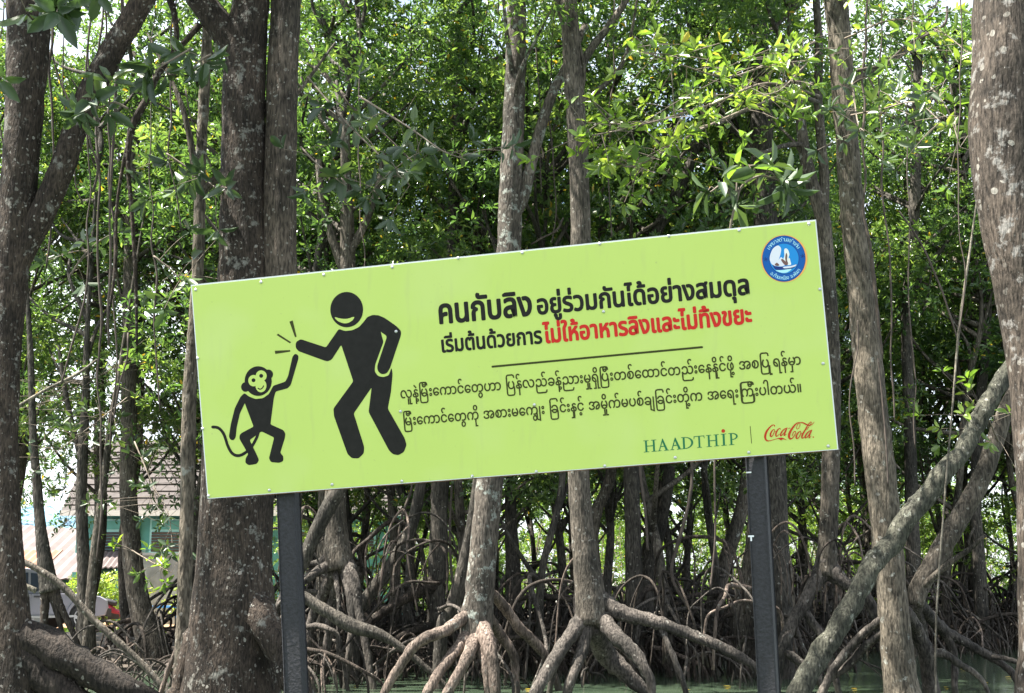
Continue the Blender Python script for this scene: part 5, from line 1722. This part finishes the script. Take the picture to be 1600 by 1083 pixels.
# teal house with a brown tiled roof
HY = 46.0
hb = ground(360, HY, 0.1)
house = empty('teal_house', hb, 'teal house with brown tiled roof and louvred windows beyond the road', 'house')
eave = at(300, 803, HY).z
x0, x1 = at(120, 800, HY).x, at(620, 800, HY).x
mb = MB(); mb.box((0.5 * (x0 + x1) - hb.x, 2.6, (eave + 0.1) / 2 - 0.1), (x1 - x0, 5.0, eave + 0.1)); mb.build('wall', M['teal'], house)
rz = at(300, 690, HY + 3.0).z
tiled_roof('roof', M['roof_brown'], (x0 - 0.4, HY - 0.55, eave + 0.02), (x1 + 0.4, HY - 0.55, eave + 0.02), (x1 + 0.4, HY + 2.7, rz), (x0 - 0.4, HY + 2.7, rz), 11, house, hb, 0.06)
tiled_roof('roof', M['roof_brown'], (x0 - 0.4, HY + 5.9, eave + 0.02), (x1 + 0.4, HY + 5.9, eave + 0.02), (x1 + 0.4, HY + 2.75, rz), (x0 - 0.4, HY + 2.75, rz), 11, house, hb, 0.06)
mb = MB(); mb.box((0.5 * (x0 + x1) - hb.x, -0.60, eave - 0.10 - hb.z + 0.1), (x1 - x0 + 0.8, 0.05, 0.20)); mb.build('fascia', M['fascia'], house)
for px in (190, 262, 360, 470, 560):
    c = at(px, 838, HY - 0.02)
    mb = MB(); mb.box((c.x - hb.x, -0.03, c.z - hb.z), (1.30, 0.10, 1.25)); w = mb.build('window', M['teal_light'], house)
    mb = MB()
    for k in range(7): mb.box((c.x - hb.x, -0.095, c.z - hb.z - 0.52 + k * 0.105), (1.14, 0.03, 0.085), Matrix.Rotation(R(25), 3, 'X'))
    mb.build('louvre', M['louvre'], w)
    mb = MB(); mb.box((c.x - hb.x, -0.10, c.z - hb.z + 0.40), (1.16, 0.04, 0.30)); mb.build('upper_board', M['teal'], w)

# concrete tank wall in front of it
cp = ground(248, 41.5, 0.12)
tank = empty('concrete_tank', cp, 'stained grey concrete tank block standing in front of the teal house', 'tank')
top = at(248, 868, 41.5).z
w_ = at(274, 900, 41.5).x - at(216, 900, 41.5).x
mb = MB(); mb.box((0, 0.5, (top - 0.12) / 2), (w_, 1.0, top - 0.12)); mb.build('wall', M['concrete'], tank)
mb = MB(); mb.box((0, 0.5, top - 0.12 + 0.045), (w_ + 0.12, 1.12, 0.09)); mb.build('cap', M['concrete'], tank)

# shed with a pinkish tin roof
def shed(name, label, Y, px0, px1, py_eave, py_ridge, depth, roof_mat, wall_mat, cat, ribs=14, slope=0):
    b = ground((px0 + px1) / 2, Y, 0.1)
    root = empty(name, b, label, cat)
    xa, xb = at(px0, 850, Y).x - b.x, at(px1, 850, Y).x - b.x
    ze = at(CX, py_eave, Y).z - b.z
    zr = at(CX, py_ridge, Y + depth).z - b.z
    mb = MB(); mb.box(((xa + xb) / 2, depth / 2 + 0.25, ze / 2 - 0.03), (xb - xa - 0.4, depth - 0.5, ze - 0.06)); mb.build('wall', wall_mat, root)
    mb = MB()
    n = ribs * 4
    v, q = [], []
    for i in range(n + 1):
        x = xa + (xb - xa) * i / n
        h = 0.03 * math.cos(i * math.pi / 2)
        for (yy, zz) in ((-0.25, ze + slope * (i / n)), (depth, zr + slope * (i / n))):
            v.append((x, yy, zz + h + 0.05)); v.append((x, yy, zz + h))
    for i in range(n):
        k = i * 4
        q += [(k, k + 4, k + 6, k + 2), (k + 1, k + 3, k + 7, k + 5), (k, k + 1, k + 5, k + 4), (k + 2, k + 6, k + 7, k + 3)]
    q += [(0, 2, 3, 1), (4 * n, 4 * n + 1, 4 * n + 3, 4 * n + 2)]
    mb.add(v, q); mb.build('roof', roof_mat, root)
    for xx in (xa + 0.1, xb - 0.15):
        mb = MB(); mb.box((xx, -0.12, ze / 2 - 0.02), (0.13, 0.13, ze - 0.04)); mb.build('post', M['teal'], root)
    return root


shed('tin_roofed_shed', 'dark teal shed with a pinkish tin roof behind the parked car', 44.0, -120, 128, 892, 818, 4.5, M['roof_tin'], M['teal_dark'], 'shed', slope=-0.35)
shed('orange_roofed_lean_to', 'low lean-to with a faded orange roof right behind the parked car', 41.5, -60, 62, 905, 862, 2.2, M['roof_orange'], M['white_wall'], 'shed', 10)
shed('blue_roofed_building', 'pale building with a light blue sheet roof far beyond the clearing', 58.0, -60, 196, 838, 792, 8.0, M['roof_blue'], M['white_wall'], 'building', 16)
shed('tin_roofed_porch', 'small porch with weathered tin roof between the shed and the concrete tank', 45.0, 128, 196, 888, 862, 1.0, M['roof_tin'], M['teal_dark'], 'porch', 8)


# hedge bushes by the shed
def bush(label, px, Y, h, r, seed):
    p = ground(px, Y, 0.12)
    root = empty('bush', p, label, 'bush')
    rng = np.random.default_rng(seed)
    blobs = [((rng.normal(0, r * .45), rng.normal(0, r * .4), h * (0.2 + 0.75 * rng.random())), (r * .4, r * .4, r * .35)) for _ in range(26)]
    v, q, var = blob_rosettes(rng, blobs, 70, 0.12, per=6)
    me = mesh_np('foliage', v, [q], smooth=True, var=np.clip(var + 0.25, 0, 0.93))
    link('foliage', me, M['leaf_fresh'], root)
    mb = MB()
    for k in range(5):
        c = blobs[k][0]
        mb.tube([Vector((0, 0, 0)), Vector((c[0] * .4, c[1] * .4, c[2] * .5)), Vector(c)], [.03, .02, .01], seg=5)
    mb.build('stem', M['twig'], root, smooth=True)


bush('bright green bush between the car and the smooth grey trunk', 172, 41.0, 1.5, 0.9, 61)
bush('small yellow-green bush at the green shed post, over the car bonnet', 128, 40.8, 1.45, 0.6, 62)
bush('leafy bush at the right end of the concrete tank', 282, 41.4, 1.2, 0.5, 63)

# blue pipe bench
bp_ = ground(256, 39.2, 0.13)
bench = empty('bench', bp_, 'blue painted pipe bench in front of the concrete tank', 'bench')
xa, xb = at(222, 940, 39.2).x - bp_.x, at(279, 940, 39.2).x - bp_.x
zt = at(256, 947, 39.2).z - bp_.z
mb = MB(); mb.box(((xa + xb) / 2, 0.16, zt - 0.03), (xb - xa, 0.36, 0.06)); mb.build('seat', M['blue_pipe'], bench)
for xx in (xa + 0.06, xb - 0.04):
    for yy in (0.03, 0.29):
        mb = MB(); mb.tube([(xx, yy, zt - 0.06), (xx, yy, 0)], [0.035, 0.035], seg=8); mb.build('leg', M['blue_pipe'], bench, smooth=True)

# ---- parked car: a tall estate seen from its right rear quarter
CARP = Vector((at(33, 950, 37.0).x, 37.0, 0.128))
head = math.atan2(1.95, 1.85)
car = empty('parked_car', CARP, 'grey off-road car parked on the road at the left edge, behind the mangroves', 'car', rz=head)
# car space: x forwards, y left, z up; length 4.6, width 1.78, height 1.8


def car_section():
    # profile (x, z) lower body and greenhouse
    body = [(-2.28, .42), (-2.30, .75), (-2.26, 1.08), (1.02, 1.05), (1.35, 1.04), (2.05, .96), (2.28, .84), (2.33, .62), (2.26, .40), (1.90, .36), (-1.90, .36)]
    return body


def loft(mb, prof, half, tuck=0.0, zc=0.7):
    """a profile extruded across the car with rounded shoulders"""
    n = len(prof)
    ys = [(-half, 0.955), (-half * 0.93, 1.0), (half * 0.93, 1.0), (half, 0.955)]
    v = []
    cx_ = sum(p[0] for p in prof) / n; cz_ = sum(p[1] for p in prof) / n
    for y, k in ys:
        for x, z in prof:
            v.append((cx_ + (x - cx_) * k, y * (1 - tuck * max(0, z - zc)), cz_ + (z - cz_) * k))
    q = []
    for r in range(3):
        for k in range(n):
            q.append((r * n + k, r * n + (k + 1) % n, (r + 1) * n + (k + 1) % n, (r + 1) * n + k))
    P0 = [Vector((p[0], p[1], 0)) for p in prof]
    tr = tessellate_polygon([P0])
    t = [tuple(a) for a in tr] + [tuple(3 * n + i for i in reversed(a)) for a in tr]
    mb.add(v, q, t)


mb = MB(); loft(mb, car_section(), 0.89, 0.05, 0.8); body = mb.build('body', M['car'], car)
cabin_prof = [(-2.22, 1.06), (-2.12, 1.62), (-1.95, 1.74), (-0.2, 1.78), (0.25, 1.72), (1.02, 1.05)]
mb = MB(); loft(mb, cabin_prof, 0.80, 0.16, 1.0); mb.build('cabin', M['car'], car)


def side_pane(name, pts, mat, s, y0, parent, t=0.012):
    mb = MB()
    n = len(pts)
    v = []
    for off in (0, t):
        for x, z in pts:
            y = (0.80 * (1 - 0.16 * max(0, z - 1.0)) + y0 + off) * s
            v.append((x, y, z))
    q = [(k, (k + 1) % n, n + (k + 1) % n, n + k) for k in range(n)]
    tr = tessellate_polygon([[Vector((p[0], p[1], 0)) for p in pts]])
    mb.add(v, q, [tuple(a) for a in tr] + [tuple(n + i for i in a) for a in tr])
    return mb.build(name, mat, parent)


for s in (-1, 1):
    side_pane('side_window', [(-1.98, 1.14), (-1.92, 1.58), (-1.12, 1.64), (-1.12, 1.14)], M['glass'], s, 0.004, car)
    side_pane('side_window', [(-1.04, 1.14), (-1.04, 1.64), (-0.20, 1.66), (-0.20, 1.14)], M['glass'], s, 0.004, car)
    side_pane('side_window', [(-0.12, 1.14), (-0.12, 1.65), (0.22, 1.61), (0.80, 1.14)], M['glass'], s, 0.004, car)
    for x0_, x1_ in ((-1.16, -0.16), (-0.14, 0.92)):
        mb = MB(); mb.box(((x0_ + x1_) / 2, s * 0.887, 0.76), (x1_ - x0_, 0.022, 0.56)); d = mb.build('door', M['car'], car)
        mb = MB(); mb.box((x0_ + 0.16, s * 0.905, 0.97), (0.17, 0.03, 0.035)); mb.build('handle', M['car_trim'], d)
    mb = MB(); mb.box((0.0, s * 0.90, 0.40), (2.5, 0.10, 0.06)); mb.build('running_board', M['rim'], car)
    mb = MB(); mb.box((0.78, s * 0.98, 1.14), (0.12, 0.17, 0.14)); mb.build('wing_mirror', M['car_trim'], car)
    for x in (-1.35, 1.42):
        arch = MB()
        v, q = [], []
        for k in range(13):
            a = math.pi * k / 12
            for rr, yy in ((0.40, 0.80), (0.40, 0.925), (0.48, 0.925), (0.48, 0.80)):
                v.append((x + rr * math.cos(a), s * yy, 0.40 + rr * math.sin(a)))
        for k in range(12):
            for j in range(4): q.append((k * 4 + j, k * 4 + (j + 1) % 4, k * 4 + 4 + (j + 1) % 4, k * 4 + 4 + j))
        arch.add(v, q); arch.build('wheel_arch', M['car'], car)
        well = MB(); well.tube([(x, s * 0.70, 0.42), (x, s * 0.896, 0.42)], [0.40, 0.40], seg=24, spline=False); well.build('wheel_well', M['car_trim'], car)
        wh = MB(); wh.tube([(x, s * 0.72, 0.36), (x, s * 0.74, 0.36), (x, s * 0.92, 0.36), (x, s * 0.94, 0.36)], [0.30, 0.36, 0.36, 0.31], seg=28, spline=False)
        ty = wh.build('wheel', M['tyre'], car, smooth=False)
        rm = MB()
        rm.tube([(x, s * 0.942, 0.36), (x, s * 0.948, 0.36)], [0.075, 0.07], seg=14, spline=False)
        for k in range(6):
            a = k * math.pi / 3
            rm.box((x + 0.14 * math.cos(a), s * 0.946, 0.36 + 0.14 * math.sin(a)), (0.19, 0.018, 0.075), Matrix.Rotation(-a, 3, 'Y'))
        for k in range(24):
            a = k * math.pi / 12
            rm.box((x + 0.235 * math.cos(a), s * 0.944, 0.36 + 0.235 * math.sin(a)), (0.03, 0.02, 0.066), Matrix.Rotation(-a, 3, 'Y'))
        rm.build('rim', M['rim'], ty)
    mb = MB(); mb.box((-2.27, s * 0.74, 0.95), (0.10, 0.20, 0.26)); mb.build('tail_lamp', M['lamp_red'], car)
    mb = MB(); mb.box((2.20, s * 0.68, 0.78), (0.16, 0.30, 0.15)); mb.build('headlamp', M['lamp_clear'], car)
    mb = MB(); mb.tube([(-1.9, s * 0.62, 1.80), (-0.1, s * 0.62, 1.84)], [0.02, 0.02], seg=6, spline=False); mb.build('roof_rail', M['rim'], car)
mb = MB(); mb.box((-2.215, 0, 1.36), (0.05, 1.18, 0.42), Matrix.Rotation(R(10), 3, 'Y')); mb.build('rear_window', M['glass'], car)
mb = MB(); mb.box((0.66, 0, 1.40), (0.04, 1.20, 0.66), Matrix.Rotation(R(-49), 3, 'Y')); mb.build('windscreen', M['glass'], car)
mb = MB(); mb.box((-2.33, 0, 0.50), (0.16, 1.70, 0.22)); mb.build('rear_bumper', M['car_trim'], car)
mb = MB(); mb.box((2.34, 0, 0.48), (0.16, 1.70, 0.24)); mb.build('front_bumper', M['car_trim'], car)

# ---- motorbike, mostly hidden by the stems
MP_ = ground(184, 39.6, 0.128)
bike = empty('motorbike', MP_, 'dark red motorbike parked beside the bush behind the thin stems', 'motorbike', rz=R(12))
for x in (-0.62, 0.62):
    v, q = [], []
    for k in range(24):
        a = 2 * math.pi * k / 24
        for j in range(8):
            b = 2 * math.pi * j / 8
            rr = 0.25 + 0.05 * math.cos(b)
            v.append((x + rr * math.cos(a), 0.05 * math.sin(b), 0.30 + rr * math.sin(a)))
            q.append((k * 8 + j, k * 8 + (j + 1) % 8, ((k + 1) % 24) * 8 + (j + 1) % 8, ((k + 1) % 24) * 8 + j))
    mb = MB(); mb.add(v, q); w = mb.build('wheel', M['tyre'], bike, smooth=True)
    mb = MB(); mb.tube([(x, -.05, .30), (x, .05, .30)], [.05, .05], seg=10, spline=False)
    for k in range(5): mb.box((x + .1 * math.cos(k * 1.257), 0, .30 + .1 * math.sin(k * 1.257)), (.2, .02, .02), Matrix.Rotation(-k * 1.257, 3, 'Y'))
    mb.build('rim', M['rim'], w)
mb = MB(); mb.tube([(-.75, 0, .68), (-.35, 0, .62), (0.05, 0, .42), (.30, 0, .45), (.42, 0, .80), (.46, 0, .92)], [.06, .13, .11, .10, .11, .05], seg=10); mb.build('body', M['bike_red'], bike, smooth=True)
mb = MB(); mb.tube([(-.70, 0, .78), (-.35, 0, .77), (0.02, 0, .70)], [.06, .11, .08], seg=10); mb.build('seat', M['car_trim'], bike, smooth=True)
mb = MB(); mb.tube([(.38, -.32, 1.0), (.46, -.12, .98), (.46, .12, .98), (.38, .32, 1.0)], [.018] * 4, seg=8); mb.build('handlebar', M['car_trim'], bike, smooth=True)
mb = MB(); mb.tube([(.47, .07, .86), (.56, .07, .58), (.62, .07, .30)], [.025] * 3, seg=8); mb.tube([(.47, -.07, .86), (.56, -.07, .58), (.62, -.07, .30)], [.025] * 3, seg=8); mb.build('fork', M['rim'], bike, smooth=True)
mb = MB(); mb.box((-.05, 0, .34), (.34, .2, .22)); mb.build('engine', M['car_trim'], bike)

# ---- yellowed leaves afloat on the water
rngf = random.Random(8)
for i, (px, py) in enumerate([(1543, 1067), (1475, 1074), (1330, 1076), (1130, 1072), (1262, 1062), (1080, 1078), (660, 1079), (820, 1077), (1500, 1046), (1585, 1058), (560, 1072), (1420, 1080)]):
    d = ray(px, py); p = CAM + d * ((0.012 - CAMZ) / d.z)
    a = rngf.uniform(0, 6.28)
    v, q, var = leaf_arrays([(0, 0, 0)], [(math.cos(a), math.sin(a), 0)], [(0, 0, 1)], np.array([rngf.uniform(.11, .16)]), np.array([.055]), np.array([1.0]), 0.1, 0.02)
    me = mesh_np('floating_leaf', v, [q], var=var)
    tag(link('floating_leaf', me, M['leaf'], None, p), 'yellowed fallen leaf floating on the murky water', 'leaf', 'fallen leaves on the water')
